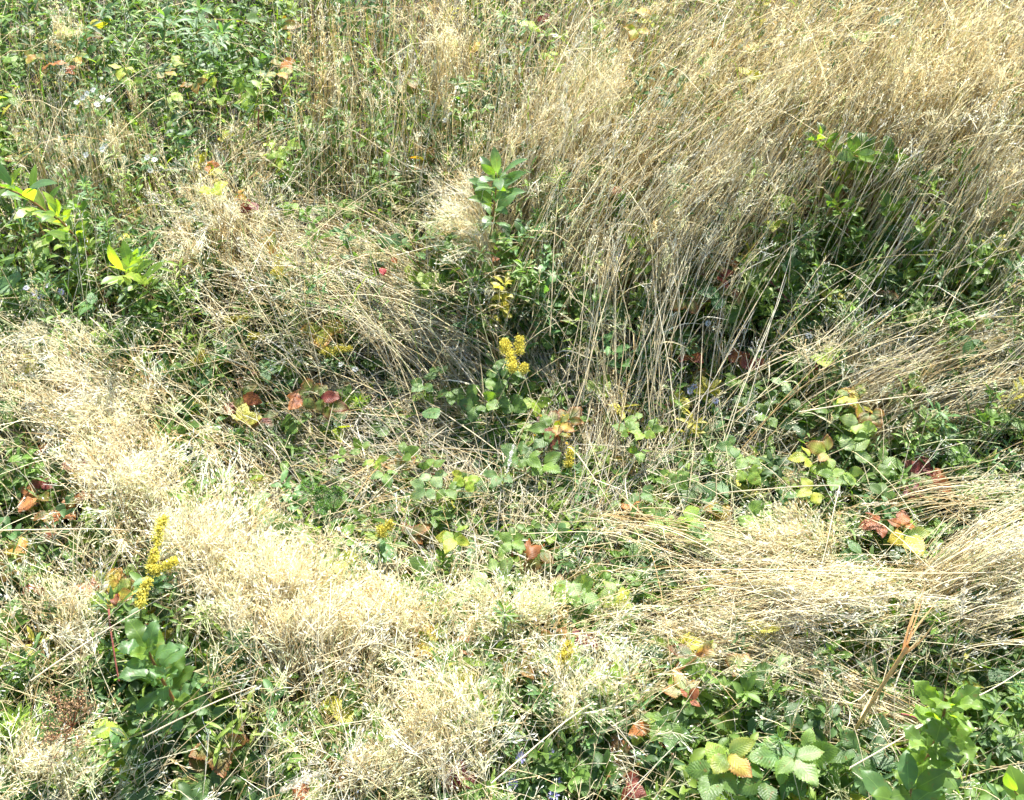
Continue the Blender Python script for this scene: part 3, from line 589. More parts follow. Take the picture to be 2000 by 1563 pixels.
HERBS = [
 ("tall leafy herb with drooping pale-edged leaves, top edge, left of centre", 392, 15, .56, 402, 190, 34, .075, .015, ('cool', 'grey')),
 ("tall leafy herb right beside the top-edge one, nearer the upright grass tuft", 440, 70, .50, 430, 215, 34, .070, .015, ('cool', 'grey')),
 ("leafy herb left of the two tall ones at the top", 325, 30, .48, 335, 180, 28, .065, .014, ('cool', 'green')),
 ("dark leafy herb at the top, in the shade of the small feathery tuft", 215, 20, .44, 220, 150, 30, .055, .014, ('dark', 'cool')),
 ("bright leafy herb at the far left corner", 20, 40, .42, 25, 170, 28, .055, .014, ('green', 'light')),
 ("branching herb with fine tips below the white daisy cluster at left", 168, 355, .42, 215, 530, 60, .040, .008, ('light', 'cool')),
 ("spire of small leaves between the leaning shrubs and the curled grass hank", 205, 430, .36, 250, 580, 56, .040, .009, ('cool', 'light')),
 ("bushy pale green herb with pointed leaves, left of the curled grass hank", 275, 500, .34, 300, 610, 60, .045, .010, ('light', 'lime', 'cool')),
 ("grey-green bushy herb at the foot of the curled grass hank", 400, 545, .24, 405, 620, 44, .042, .012, ('grey', 'cool')),
 ("thin leafed herb in the green gap right of the upright grass tuft", 738, 165, .36, 745, 300, 56, .040, .008, ('cool', 'green')),
 ("green herb standing in the gap under the fluffy top tuft", 820, 150, .34, 825, 270, 40, .045, .010, ('green', 'light')),
 ("feathery pale herb with whorled needle leaves, right of the grey-green sapling", 1092, 345, .38, 1100, 520, 90, .048, .005, ('light', 'lime', 'grey')),
 ("second feathery herb, between the whorled one and the sapling's lower leaves", 1050, 420, .28, 1060, 560, 70, .040, .006, ('light', 'cool')),
 ("feathery bright herb below the small seedling shrub", 860, 545, .22, 880, 640, 80, .040, .0045, ('light', 'green', 'cool')),
 ("needle-leaved herb right of the one below the small seedling", 905, 590, .17, 915, 660, 60, .036, .0045, ('light', 'green')),
 ("bright ferny herb in the hollow, left of the large round leaf", 702, 785, .10, 705, 830, 60, .040, .006, ('light', 'lime')),
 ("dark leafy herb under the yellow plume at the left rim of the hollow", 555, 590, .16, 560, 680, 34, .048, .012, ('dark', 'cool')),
 ("pale airy herb in front of the glossy dark shrub", 1560, 440, .34, 1575, 590, 90, .040, .005, ('grey', 'light')),
 ("tall airy herb with white fuzz tips, left of the glossy dark shrub", 1520, 400, .34, 1530, 560, 60, .038, .006, ('grey', 'light')),
 ("small bright herb tuft beneath the airy pale herb", 1548, 560, .18, 1550, 640, 60, .034, .006, ('cool', 'light')),
 ("tiny rounded green herb ball right of the hollow", 1540, 795, .09, 1540, 830, 60, .016, .007, ('light', 'cool')),
 ("small leafy herb beside the bramble leaves right of the hollow's far edge", 1440, 610, .16, 1440, 680, 40, .034, .012, ('light', 'green')),
 ("bright whorled herb under the red-green bramble", 1330, 585, .18, 1340, 680, 40, .040, .014, ('green', 'cool')),
 ("fine spiky herb at the lower right edge, above the lobed sapling's side", 1985, 1335, .26, 1975, 1450, 50, .022, .005, ('cool', 'light')),
 ("ferny herb right of the lowest hollow leaves", 1210, 930, .08, 1215, 985, 50, .040, .006, ('cool', 'green')),
 ("low herb with strap leaves beside the strawberry leaves in the hollow", 1385, 900, .09, 1390, 950, 26, .045, .014, ('green', 'cool')),
 ("leafy herb with white buds near the left edge", 85, 560, .22, 100, 640, 50, .032, .006, ('grey', 'cool')),
 ("broad leafed herb in the shaded gap left of the near grass bank", 330, 720, .20, 340, 800, 20, .060, .026, ('green', 'dark')),
 ("small oval leafed herb in the dark gap inside the left grass crest", 345, 780, .13, 350, 850, 22, .038, .018, ('cool', 'light')),
 ("pale feathery herb on the crest of the near grass bank, below centre", 985, 1195, .26, 990, 1300, 70, .045, .006, ('light', 'grey')),
 ("light green ferny tuft on the crest, right of the short yellow spike", 790, 1150, .20, 795, 1240, 60, .030, .005, ('light', 'cool')),
 ("herb tuft with buttons of pale buds, lower right between brambles", 1520, 1440, .22, 1515, 1540, 60, .030, .006, ('light', 'cool')),
 ("grassy bright herb at the bottom left corner", 40, 1400, .22, 50, 1500, 60, .050, .006, ('light', 'lime')),
 ("leafy herb with long dark leaves at left above the bottom corner", 60, 1290, .22, 70, 1400, 26, .055, .013, ('green', 'dark')),
 ("leafy shoots at the top edge, right of the fluffy tuft", 985, 30, .46, 985, 180, 40, .045, .012, ('green', 'light')),
 ("upright herb in the near grass at right of the sloping stems", 1660, 1370, .14, 1665, 1440, 30, .040, .013, ('green', 'dark')),
 ("green herb in the shade between the curtain and the dark shrub", 1480, 560, .18, 1490, 640, 34, .044, .012, ('green', 'cool')),
 ("small herb with oval leaves, among thatch at the left of the hollow", 620, 870, .06, 620, 900, 14, .034, .018, ('green', 'cool')),
 ("bright leafy herb at the lower rim of the hollow under the ferny plant", 865, 1090, .12, 870, 1150, 24, .04, .012, ('light', 'green')),
 ("leafy herb over the bottom edge, right of the asters", 1180, 1500, .18, 1185, 1590, 30, .05, .020, ('green', 'dark')),
]
for h in HERBS: herb(*h)

REDS = ('red', 'crimson', 'orange', 'maroon', 'rust', 'gold', 'yellow')
def bramble(label, lv, z, foot, kind='saw_f', L=.045, cane='cane', group='bramble plants with three-part leaves', n3=3, name='bramble', cat='bramble', wr=.72):
    """lv: (x, y, colour, tip colour, size) of every compound leaf seen"""
    f = at(foot[0], foot[1], 0.); e = empty(name, f, label, cat, group)
    st = Acc(); pts = sorted([at(a[0], a[1], z*U(.75, .95)) for a in lv], key=lambda q: np.linalg.norm(q-f))
    hub = np.mean(pts, 0)*.75+f*.25; hub[2] = z*.6; C = base_curve(hub, f, 6); tubes(st, C, .0022, .0017, pg(cane), pg(cane), 5)
    for (x, y, c, c2, s) in lv:
        P = at(x, y, z*U(.9, 1.1)); away = P-hub; az0 = math.atan2(away[1], away[0]) if np.linalg.norm(away[:2]) > .01 else U(0, 6.28)
        az0 += U(-.5, .5); q = P-azd(np.array(az0), np.array(.1))*.02*s; q[2] -= .004
        mid = (hub+q)/2+[0, 0, .012]; tubes(st, curve(onevec(hub), onevec(mid), onevec(q), 5), .0012, .0009, pg(cane)*.8+pg('stem')*.4, pg('stem'), 4)
        a = Acc()
        for i in range(n3):
            odd = c in REDS and n3 == 3 and i != 1 and rng.random() < .65; cq = pg('green') if odd else pg(c); cr_ = pg(c)*.6+pg('green')*.4 if odd else pg(c2)
            az = az0+(i-(n3-1)/2)*(1.25 if n3 == 3 else .95); ll = L*s*(1 if i == (n3-1)//2 else .82)*U(.9, 1.1)
            leaves(a, onevec(q+azd(np.array(az), np.array(.1))*.004), onevec(azd(np.array(az), np.array(U(-.15, .45)))), onevec(nrm(Z3+[0, -.25, 0]+rng.normal(size=3)*.3)),
                   ll, ll*wr*U(.9, 1.1), kind, U(.1, .75), U(.1, .45), cq*U(.85, 1.15), cr_, edge=.55, wave=.05)
        o = a.build('leaf', M_LEAF, e)
        if c in ('red', 'crimson', 'orange', 'maroon'): o['label'] = c.replace('crimson', 'bright red').replace('maroon', 'dark red')+' autumn leaf'
    st.build('cane', M_STEM, e); return e
g, d_, l_, lm, yl, og, rd, mr, rs, pl, cl = 'green', 'dark', 'light', 'lime', 'yellow', 'orange', 'red', 'maroon', 'rust', 'pale', 'cool'
BR = [
 ("bramble with an orange and red arched leaf, left of the tall upright tuft", [(556, 122, og, og, .9), (550, 145, gd := 'gold', rd, 1)], .40, (560, 280)),
 ("bramble with a row of orange and yellow leaves near the far left", [(60, 108, og, yl, .9), (105, 125, rs, og, .9), (150, 112, yl, og, .8), (135, 140, rd, og, .8)], .36, (110, 280)),
 ("yellow-green bramble under the tall leafy herbs, left one of two", [(235, 135, lm, yl, 1), (255, 160, lm, g, .9), (330, 140, og, lm, .9), (345, 120, l_, yl, .9)], .34, (280, 290)),
 ("yellow-green bramble under the tall leafy herbs, right one of two", [(400, 150, lm, yl, 1), (380, 165, g, og, .9), (465, 170, lm, l_, 1), (478, 195, lm, l_, .9), (430, 195, l_, lm, .9)], .32, (430, 310)),
 ("lime green bramble left of the upright tuft's foot", [(570, 285, lm, lm, 1), (548, 300, lm, l_, .9), (600, 240, l_, lm, .8), (410, 330, lm, og, .8)], .30, (560, 400)),
 ("bramble leaf of three tall leaflets, yellow-green edged in orange, beside the left yellow head", [(628, 652, lm, og, 1.45)], .17, (620, 720)),
 ("low bramble with red rimmed leaves under the two left yellow heads", [(600, 752, g, rd, 1.1), (580, 785, rd, og, .95), (640, 775, mr, rd, 1), (655, 790, g, mr, 1)], .11, (610, 840)),
 ("dark red bramble at the left rim of the hollow", [(500, 742, g, rd, 1.1), (485, 775, rs, rd, 1), (455, 795, mr, rs, 1.1), (520, 820, mr, d_, .9)], .12, (490, 850)),
 ("orange and red bramble at the left, above the near grass", [(72, 940, mr, rd, 1), (60, 975, og, rs, 1.05), (128, 1000, rs, og, 1.15), (155, 965, og, mr, .9), (150, 910, rd, mr, .9), (100, 1010, g, rs, 1), (140, 940, g, d_, 1)], .18, (110, 1090)),
 ("bramble with a small scarlet leaf and yellowing leaves near the left edge", [(92, 1043, rd, rs, .55), (30, 1072, og, yl, .8), (75, 1145, rd, rs, .7), (15, 1110, g, rs, 1)], .18, (60, 1190)),
 ("yellow-orange bramble beneath the tall yellow plume", [(220, 1125, yl, og, 1), (250, 1145, lm, rs, 1), (215, 1170, l_, lm, .9), (185, 1200, g, g, 1), (240, 1160, yl, rs, .8)], .22, (200, 1260)),
 ("red and green bramble under the thin grass curtain, largest reddish one", [(1385, 520, g, rd, 1.1), (1410, 545, mr, rd, 1), (1440, 515, rs, og, .9), (1440, 570, rd, g, 1), (1360, 580, g, rd, 1.15), (1330, 590, g, rs, 1), (1400, 480, g, rs, .9)], .22, (1400, 660)),
 ("bramble with one dark red and one yellow leaf over green, right of the sapling's foot", [(1250, 552, mr, rd, .9), (1253, 572, lm, g, .8), (1220, 610, g, l_, 1), (1190, 600, g, d_, 1.1), (1240, 520, g, l_, .9)], .18, (1230, 670)),
 ("green heart-leaved bramble right of the combed grey stems", [(1085, 600, l_, cl, .9), (1075, 655, g, l_, 1), (1110, 640, g, d_, 1), (1095, 615, l_, cl, .8)], .15, (1090, 700)),
 ("reddish brown bramble below the red and green one", [(1350, 665, rd, mr, .9), (1358, 698, rs, mr, 1), (1330, 680, lm, g, .8), (1325, 650, g, l_, .9)], .14, (1350, 750)),
 ("brown-red bramble leaf pair above one bright green leaf", [(1440, 690, og, mr, .9), (1475, 715, mr, rs, 1.1), (1430, 745, l_, g, 1.05), (1460, 780, g, d_, .9)], .13, (1450, 810)),
 ("golden-green bramble climbing right of the hollow", [(1665, 762, yl, og, .9), (1680, 800, lm, og, .95), (1675, 835, pl, lm, 1), (1710, 815, g, rs, .9), (1650, 775, yl, lm, .7)], .19, (1690, 900)),
 ("yellow-green bramble with pale pointed leaf, right of the hollow", [(1600, 875, lm, rs, .95), (1565, 890, lm, yl, .9), (1610, 915, l_, lm, 1), (1680, 870, pl, l_, 1.15), (1660, 930, l_, lm, .95), (1575, 960, yl, lm, .9), (1630, 940, g, l_, 1), (1740, 900, g, l_, 1)], .15, (1630, 1000)),
 ("dark red trio of serrated bramble leaves near the right edge", [(1805, 905, mr, rd, 1.1), (1835, 938, rd, og, 1.05), (1792, 955, mr, mr, 1.1)], .15, (1800, 1020)),
 ("green and red bramble in the middle of the hollow", [(1080, 815, g, mr, 1), (1105, 830, 'gold', rd, .85), (1085, 852, rs, mr, .85), (1120, 808, g, rs, .9), (1055, 835, g, l_, 1.1), (1060, 860, g, d_, 1)], .08, (1085, 900)),
 ("bright toothed bramble shoots between the hollow's grey fans", [(1235, 815, l_, g, .75), (1250, 850, l_, lm, .8), (1215, 835, g, l_, .75), (1280, 838, g, l_, .75), (1250, 885, l_, g, .7)], .09, (1250, 900)),
 ("strawberry-like leaf trio low in the hollow, right side", [(1338, 930, l_, g, .85), (1320, 945, g, l_, .7)], .06, (1335, 970)),
 ("strawberry-like leaves at the lower right of the hollow", [(1262, 968, cl, g, .85), (1290, 1000, g, l_, .85), (1240, 990, g, d_, .7)], .06, (1265, 1010)),
 ("large pale round pleated leaf in the hollow", [(842, 805, cl, cl, 1.05)], .10, (850, 850)),
 ("pleated green leaves right above the large round leaf", [(818, 755, g, cl, .9), (880, 770, g, g, .9), (920, 775, l_, g, .95), (850, 720, g, d_, .8)], .08, (860, 800)),
 ("heart shaped green leaves under the yellow flower's stem", [(975, 755, l_, g, .85), (965, 785, g, l_, .85), (1010, 790, g, g, .9), (925, 800, g, d_, .9), (975, 720, cl, l_, .8)], .08, (970, 820)),
 ("bramble with ribbed green leaves at the left part of the hollow", [(700, 870, l_, g, .7), (735, 905, lm, g, .75), (755, 930, l_, cl, .8), (800, 880, g, l_, .8), (660, 890, l_, g, .6)], .07, (740, 930)),
 ("pale undersided leaf cluster with red stalks low in the hollow", [(850, 935, pl, cl, .85), (820, 960, cl, pl, .9), (840, 900, l_, g, .75), (880, 960, g, l_, .8)], .08, (850, 980)),
 ("yellow-green young leaf pair in the lower hollow", [(897, 935, lm, yl, .7), (915, 945, lm, lm, .7)], .07, (905, 970)),
 ("broad green leaves left of the slim yellow spike in the hollow", [(1075, 915, l_, g, 1.15), (1040, 900, g, l_, .9), (970, 935, g, cl, .8), (1000, 880, g, d_, 1)], .07, (1040, 950)),
 ("lime and yellow leaf pair left of the brown dead leaf", [(880, 1060, lm, yl, .95), (895, 1045, l_, lm, .8)], .10, (885, 1110)),
 ("dark green leaf trio just left of the brown dead leaf", [(990, 1065, g, l_, .95), (1010, 1062, l_, g, .8)], .10, (1000, 1120)),
 ("pale striped upright leaf on the crest, below the brown dead leaf", [(985, 1108, pl, l_, .95), (935, 1140, pl, pl, .9)], .16, (970, 1190)),
 ("bright folded leaves on the crest, right of the striped leaf", [(1125, 1150, pl, l_, 1.05), (1150, 1165, l_, g, .95), (1100, 1165, l_, lm, .8)], .17, (1130, 1230)),
 ("yellow-edged leaf beside the bright folded leaves", [(1190, 1160, pl, lm, .85), (1215, 1172, yl, lm, .9)], .17, (1205, 1230)),
 ("yellow-green leaf on the crest left of the hollow's lower end", [(662, 1105, lm, yl, 1.0), (635, 1095, pl, l_, .8)], .18, (650, 1180)),
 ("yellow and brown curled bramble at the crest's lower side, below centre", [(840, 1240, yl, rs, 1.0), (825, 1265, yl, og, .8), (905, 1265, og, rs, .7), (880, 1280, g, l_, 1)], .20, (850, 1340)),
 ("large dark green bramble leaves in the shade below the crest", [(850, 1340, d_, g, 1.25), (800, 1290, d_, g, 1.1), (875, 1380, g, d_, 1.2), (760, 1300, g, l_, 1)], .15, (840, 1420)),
 ("green bramble with orange tinge under the near crest, right of the curled one", [(1040, 1290, l_, rs, 1), (1000, 1310, g, og, 1), (1090, 1245, g, rs, .8), (1120, 1290, l_, lm, 1), (960, 1330, g, g, 1)], .20, (1040, 1390)),
 ("large bramble leaves with reddish midribs at the bottom, left of centre", [(430, 1480, g, rs, 1.35), (500, 1500, g, d_, 1.3), (380, 1420, d_, g, 1.2), (460, 1420, g, rd, 1.1), (400, 1540, g, d_, 1.2)], .20, (440, 1600)),
 ("serrated bramble leaves beside the blue-green sapling's foot", [(420, 1390, cl, g, 1.1), (300, 1480, g, g, 1.1), (330, 1440, d_, g, 1.1), (260, 1440, g, l_, 1)], .16, (340, 1530)),
 ("bramble with scarlet leaf and dark canes, lower right of centre", [(1352, 1358, rd, rs, .5), (1330, 1330, pl, og, .9), (1370, 1300, l_, g, 1), (1290, 1420, g, l_, .95), (1330, 1400, g, d_, .9), (1255, 1420, rs, og, .9), (1310, 1440, g, cl, .9)], .20, (1320, 1520)),
 ("pale ribbed bramble leaves near the bottom, right of centre", [(1500, 1480, cl, l_, 1.2), (1570, 1500, pl, l_, 1.15), (1540, 1460, cl, g, 1.05), (1600, 1470, g, l_, 1.1), (1470, 1530, g, d_, 1.1)], .22, (1540, 1590)),
 ("yellowing bramble leaf left of the pale ribbed ones", [(1440, 1490, yl, rs, 1.15), (1400, 1470, l_, lm, 1.1), (1390, 1530, g, g, 1.2)], .22, (1420, 1590)),
 ("blue-green dark broad leaf below the sloping stems, near the bottom right", [(1690, 1500, d_, cl, 1.5), (1650, 1470, d_, g, 1.2)], .18, (1680, 1590)),
 ("yellow round bramble leaf beside the dark gap at right", [(1782, 1060, yl, 'gold', 1.15), (1765, 1012, og, rd, .85), (1705, 1020, rs, rd, .9)], .16, (1760, 1120)),
 ("green bramble leaves in shade right of the dark red trio", [(1880, 850, g, rs, 1.1), (1900, 920, d_, g, 1.1), (1940, 960, g, d_, 1.2), (1860, 880, g, d_, 1)], .13, (1890, 1000)),
 ("yellow leaved bramble at the top edge, above the bright dome", [(1250, 20, yl, og, .9), (1240, 60, lm, og, .9), (1270, 40, yl, lm, .8)], .46, (1250, 190)),
 ("orange leaved bramble among the far leaning grass", [(1460, 90, og, yl, .8), (1385, 110, rs, og, .8), (1400, 75, g, rs, .8)], .42, (1420, 240)),
 ("red-orange ribbed leaf in dry grass, right of the feathery herbs", [(1205, 368, og, rd, .9), (1220, 372, rd, og, .7)], .30, (1215, 480)),
 ("yellow leaved bramble right of the feathery herbs", [(1250, 440, yl, lm, .9), (1275, 455, yl, og, .85), (1235, 470, lm, g, .9), (1300, 445, g, yl, .8)], .26, (1265, 560)),
 ("bright crimson leaf beside the small grey-green seedling", [(747, 524, 'crimson', 'crimson', .62), (768, 503, rd, og, .5)], .26, (765, 610)),
 ("green bramble leaves in the shade left of the scarlet-leaved one", [(1215, 1340, g, l_, 1), (1180, 1320, l_, lm, 1), (1160, 1370, d_, g, 1)], .2, (1190, 1430)),
 ("lime bramble leaf near the upper middle, left of the dome", [(1075, 105, lm, lm, .9), (1085, 130, l_, lm, .8), (930, 90, yl, og, .7)], .36, (1070, 230)),
 ("yellow-green bramble above the curled hank at left", [(415, 320, og, rs, .7), (420, 370, lm, yl, .9), (470, 380, og, yl, .6)], .32, (430, 460)),
 ("bramble leaf cluster at the right edge of the hollow, pale and curled", [(1535, 745, pl, cl, .85), (1510, 780, g, d_, .9), (1490, 815, g, l_, .9)], .10, (1520, 830)),
 ("green bramble with pointed leaflets, lower right rim of hollow", [(1450, 900, l_, g, .9), (1470, 930, l_, lm, .9), (1420, 870, g, cl, .9)], .09, (1450, 960)),
 ("rounded glossy leaves low on the right rim of the hollow", [(1480, 1010, l_, g, 1), (1500, 1025, g, g, .9), (1340, 1010, l_, lm, 1), (1360, 1040, g, l_, .9)], .11, (1430, 1070)),
 ("bramble hanging over the near grass at the right, with pink canes", [(1440, 1290, pl, rs, .8), (1480, 1320, g, d_, .9), (1530, 1290, pl, pl, .6), (1410, 1330, l_, g, .9)], .18, (1470, 1400)),
]
ROUND = ('large pale', 'heart', 'rounded glossy', 'green heart')
for lb, lv, z, ft in BR:
    if z < .12: z += .045
    big = any(lb.startswith(q) for q in ROUND)
    single = 'crimson' in lb or 'large pale' in lb
    bramble(lb, lv, z, ft, 'round_f' if big else 'saw_f', wr=.85 if big else .72, n3=1 if single else 3)

# ------------------------------------------------------------------ yellow flowers
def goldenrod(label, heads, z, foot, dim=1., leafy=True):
    """heads: (x, y, length px, width px, angle) of each yellow plume"""
    f = at(*foot, 0); e = empty('goldenrod', f, label, 'goldenrod', 'yellow flowering goldenrods')
    top = np.mean([at(h[0], h[1], z) for h in heads], 0); top[2] = z-.015; C = base_curve(top, f); st = Acc(); tubes(st, C, .0022, .0012, pg('stem'), pg('stem'), 5)
    for (x, y, lp, wp, an) in heads:
        a = Acc(); ca, sa = math.cos(R(an)), math.sin(R(an))
        p0 = at(x-ca*lp/2, y+sa*lp/2, z); p1 = at(x+ca*lp/2, y-sa*lp/2, z+.012); ax = p1-p0; Ln = np.linalg.norm(ax); ax = ax/Ln
        w = wp/2/ (FPX/np.linalg.norm(p0-[0, 0, CAM_H])); Cc = curve(onevec(top), onevec((top+p0)/2+[0, 0, .004]), onevec(p0), 3); tubes(st, Cc, .0012, .0009, pg('stem'), pg('stem'), 4)
        tubes(a, curve(onevec(p0), onevec((p0+p1)/2), onevec(p1), 4), .0012, .0006, pg('stem'), pg('stem'), 4)
        nb = 34; t = U(0, 1, nb); O = p0+ax*Ln*t[:, None]; Rn = nrm(np.cross(ax+np.zeros((nb, 3)), rng.normal(size=(nb, 3)))); Rn[:, 2] = np.abs(Rn[:, 2]); bl = w*(1.15-.7*t)*U(.6, 1.15, nb)
        E = O+nrm(Rn+ax*.5)*bl[:, None]; Cb = curve(O, (O+E)/2+[0, 0, .004], E, 3); tubes(a, Cb, .0005, .0004, pg('lime'), pg('lime'))
        nf = 20; u = U(.15, 1.05, (nb, nf, 1)); F = (O[:, None]*(1-u)+E[:, None]*u).reshape(-1, 3)+rng.normal(size=(nb*nf, 3))*.0028
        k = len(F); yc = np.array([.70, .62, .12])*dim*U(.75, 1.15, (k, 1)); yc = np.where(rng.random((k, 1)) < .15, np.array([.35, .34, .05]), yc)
        for _ in range(2): flecks(a, F, nrm(rng.normal(size=(k, 3))+[0, 0, .9]), U(.0024, .0042, k), U(.0008, .0014, k), yc)
        a.build('flower_head', M_PETAL, e)
    n = 16 if leafy else 8; i = rng.integers(3, 10, n); P = C[0, i]; az = U(0, 6.28, n); a = Acc()
    leaves(a, P, azd(az, U(.1, .6, n)), np.tile(Z3, (n, 1)), U(.035, .055, n), U(.010, .016, n), 'lance', U(.3, 1, n), .3, green(n, (1, 0, 0, 0, 1, 0, 0))); a.build('foliage', M_SMALL, e)
    st.build('stem', M_STEM, e)
goldenrod("goldenrod with four bright yellow clusters standing alone at the centre of the meadow", [(988, 680, 34, 30, 100), (1014, 678, 34, 30, 80), (998, 703, 28, 24, 90), (1000, 719, 16, 14, 90), (1023, 722, 17, 16, 80)], .19, (975, 800))
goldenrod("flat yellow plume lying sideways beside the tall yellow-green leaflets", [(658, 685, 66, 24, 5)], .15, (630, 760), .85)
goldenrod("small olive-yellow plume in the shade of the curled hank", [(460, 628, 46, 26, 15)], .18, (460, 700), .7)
goldenrod("yellow plume hanging under the grey-green sapling", [(983, 583, 30, 22, 110), (987, 603, 16, 15, 90)], .17, (985, 660), .85)
goldenrod("long drooping yellow plume in the near grass at left", [(312, 1040, 60, 26, 75), (322, 1108, 52, 26, 30), (283, 1160, 60, 32, 70), (298, 1100, 50, 24, 80)], .34, (290, 1320), 1)
goldenrod("rounded yellow plume at the lower left rim of the hollow", [(748, 1040, 42, 36, 50)], .17, (740, 1120), .9)
goldenrod("slim yellow spike in the hollow under the red and green bramble", [(1112, 895, 36, 15, 80)], .09, (1115, 930), .9)
goldenrod("short yellow spike on the near grass crest, left of centre", [(768, 1168, 42, 20, 100)], .22, (770, 1260), .85)
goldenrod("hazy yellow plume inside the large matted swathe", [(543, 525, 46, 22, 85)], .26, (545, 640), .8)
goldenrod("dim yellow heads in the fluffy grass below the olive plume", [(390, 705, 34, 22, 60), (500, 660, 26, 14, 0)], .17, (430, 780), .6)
goldenrod("pale yellow heads under the crest, right of the curled bramble", [(1100, 1285, 34, 24, 30), (1110, 1268, 20, 16, 90)], .22, (1100, 1370), .9)

# ------------------------------------------------------------------ asters and other small flowers
def daisies(name, label, cat, pts, z, foot, pet, cen, size=.0085, bushy=0, group='small daisy-like flowers', cn='cool'):
    f = at(*foot, 0); e = empty(name, f, label, cat, group); st = Acc(); hub = at(np.mean([p[0] for p in pts]), np.mean([p[1] for p in pts]), z*.6)
    tubes(st, base_curve(hub, f, 6), .0018, .0012, pg('stem'), pg('stem'), 5)
    for (x, y) in pts:
        P = at(x, y, z*U(.9, 1.1)); tubes(st, curve(onevec(hub), onevec((hub+P)/2+rng.normal(size=3)*.006), onevec(P), 5), .0009, .0006, pg('stem'), pg('stem'), 4)
        n = 14; az = np.arange(n)*2*np.pi/n+U(-.15, .15, n); a = Acc(); N = nrm(Z3+[0, -.45, 0]+rng.normal(size=3)*.3); A = nrm(np.cross(N, [1, 0, 0])); B = np.cross(N, A)
        D = np.cos(az)[:, None]*A+np.sin(az)[:, None]*B+N*U(-.1, .35, (n, 1))
        V = np.stack([P+D*size*.15, P+D*size*.6+np.cross(N, D)*size*.15, P+D*size*U(.85, 1.1, (n, 1)), P+D*size*.6-np.cross(N, D)*size*.15], 1)
        a.add(V, [[0, 1, 2, 3]], np.asarray(pet).reshape(1, 1, 3)*U(.85, 1.1, (n, 1, 1)))
        fl = a.build('flower', M_PETAL, e)
        c = Acc(); m = 26; flecks(c, P+rng.normal(size=(m, 3))*size*.1, nrm(N+rng.normal(size=(m, 3))*.7), size*.28, size*.09, np.asarray(cen)*U(.8, 1.2, (m, 1))); o = c.build('disc', M_PETAL, fl)
    n = 26+bushy; t = rng.integers(0, len(pts), n); P = np.array([hub*(1-u)+at(pts[i][0], pts[i][1], z)*u for i, u in zip(t, U(0, .95, n))])+rng.normal(size=(n, 3))*(.006+.012*(bushy > 0))
    a = Acc(); leaves(a, P, azd(U(0, 6.28, n), U(0, .8, n)), np.tile(Z3, (n, 1)), U(.014, .03, n), U(.003, .006, n), 'lance', U(.2, .8, n), .3, pg(cn)*U(.7, 1.2, (n, 1)))
    a.build('foliage', M_SMALL, e); st.build('stem', M_STEM, e)
WH, PU, YC = (.62, .63, .58), (.36, .34, .62), (.65, .45, .06)
daisies('aster', "white daisy cluster topping a leafy stem at far left", 'aster', [(150, 200), (170, 183), (182, 176), (200, 190), (213, 196), (190, 205), (162, 192)], .42, (200, 380), WH, YC, bushy=40)
daisies('aster', "small white daisies below the white cluster at far left", 'aster', [(205, 285), (168, 303), (200, 292)], .36, (210, 420), WH, YC)
daisies('aster', "three white daisies on a side stem, right of the small white ones", 'aster', [(287, 308), (302, 312), (294, 333)], .34, (300, 440), WH, YC)
daisies('aster', "purple aster bush cut by the bottom edge, right of centre", 'aster', [(1018, 1480), (1075, 1472), (1002, 1530), (1087, 1527), (1082, 1553)], .18, (1050, 1600), PU, YC, .010, bushy=320, cn='green')
daisies('aster', "faded lilac asters near the left edge under the yellow blotched leaves", 'aster', [(50, 563), (68, 572), (80, 580), (95, 560), (120, 570)], .26, (80, 660), (.50, .48, .62), YC, .009, bushy=40, cn='grey')
daisies('aster', "tiny white asters above the thatch, right of the sideways yellow plume", 'aster', [(694, 722), (666, 712), (688, 600), (698, 617)], .14, (690, 760), WH, YC, .008)
daisies('aster', "single pale lilac aster over the hollow's far right", 'aster', [(1347, 764), (1356, 756), (1397, 783)], .10, (1350, 800), (.62, .62, .78), YC, .009)
daisies('aster', "single white aster amid bramble leaves right of the hollow", 'aster', [(1580, 656), (1460, 560), (1383, 632)], .18, (1500, 720), WH, YC, .009)
daisies('aster', "white flower dots in the far grass, above the bright dome's left side", 'aster', [(985, 100), (1020, 95), (1090, 84), (1085, 70), (870, 235), (880, 226)], .34, (1000, 220), WH, WH, .010)

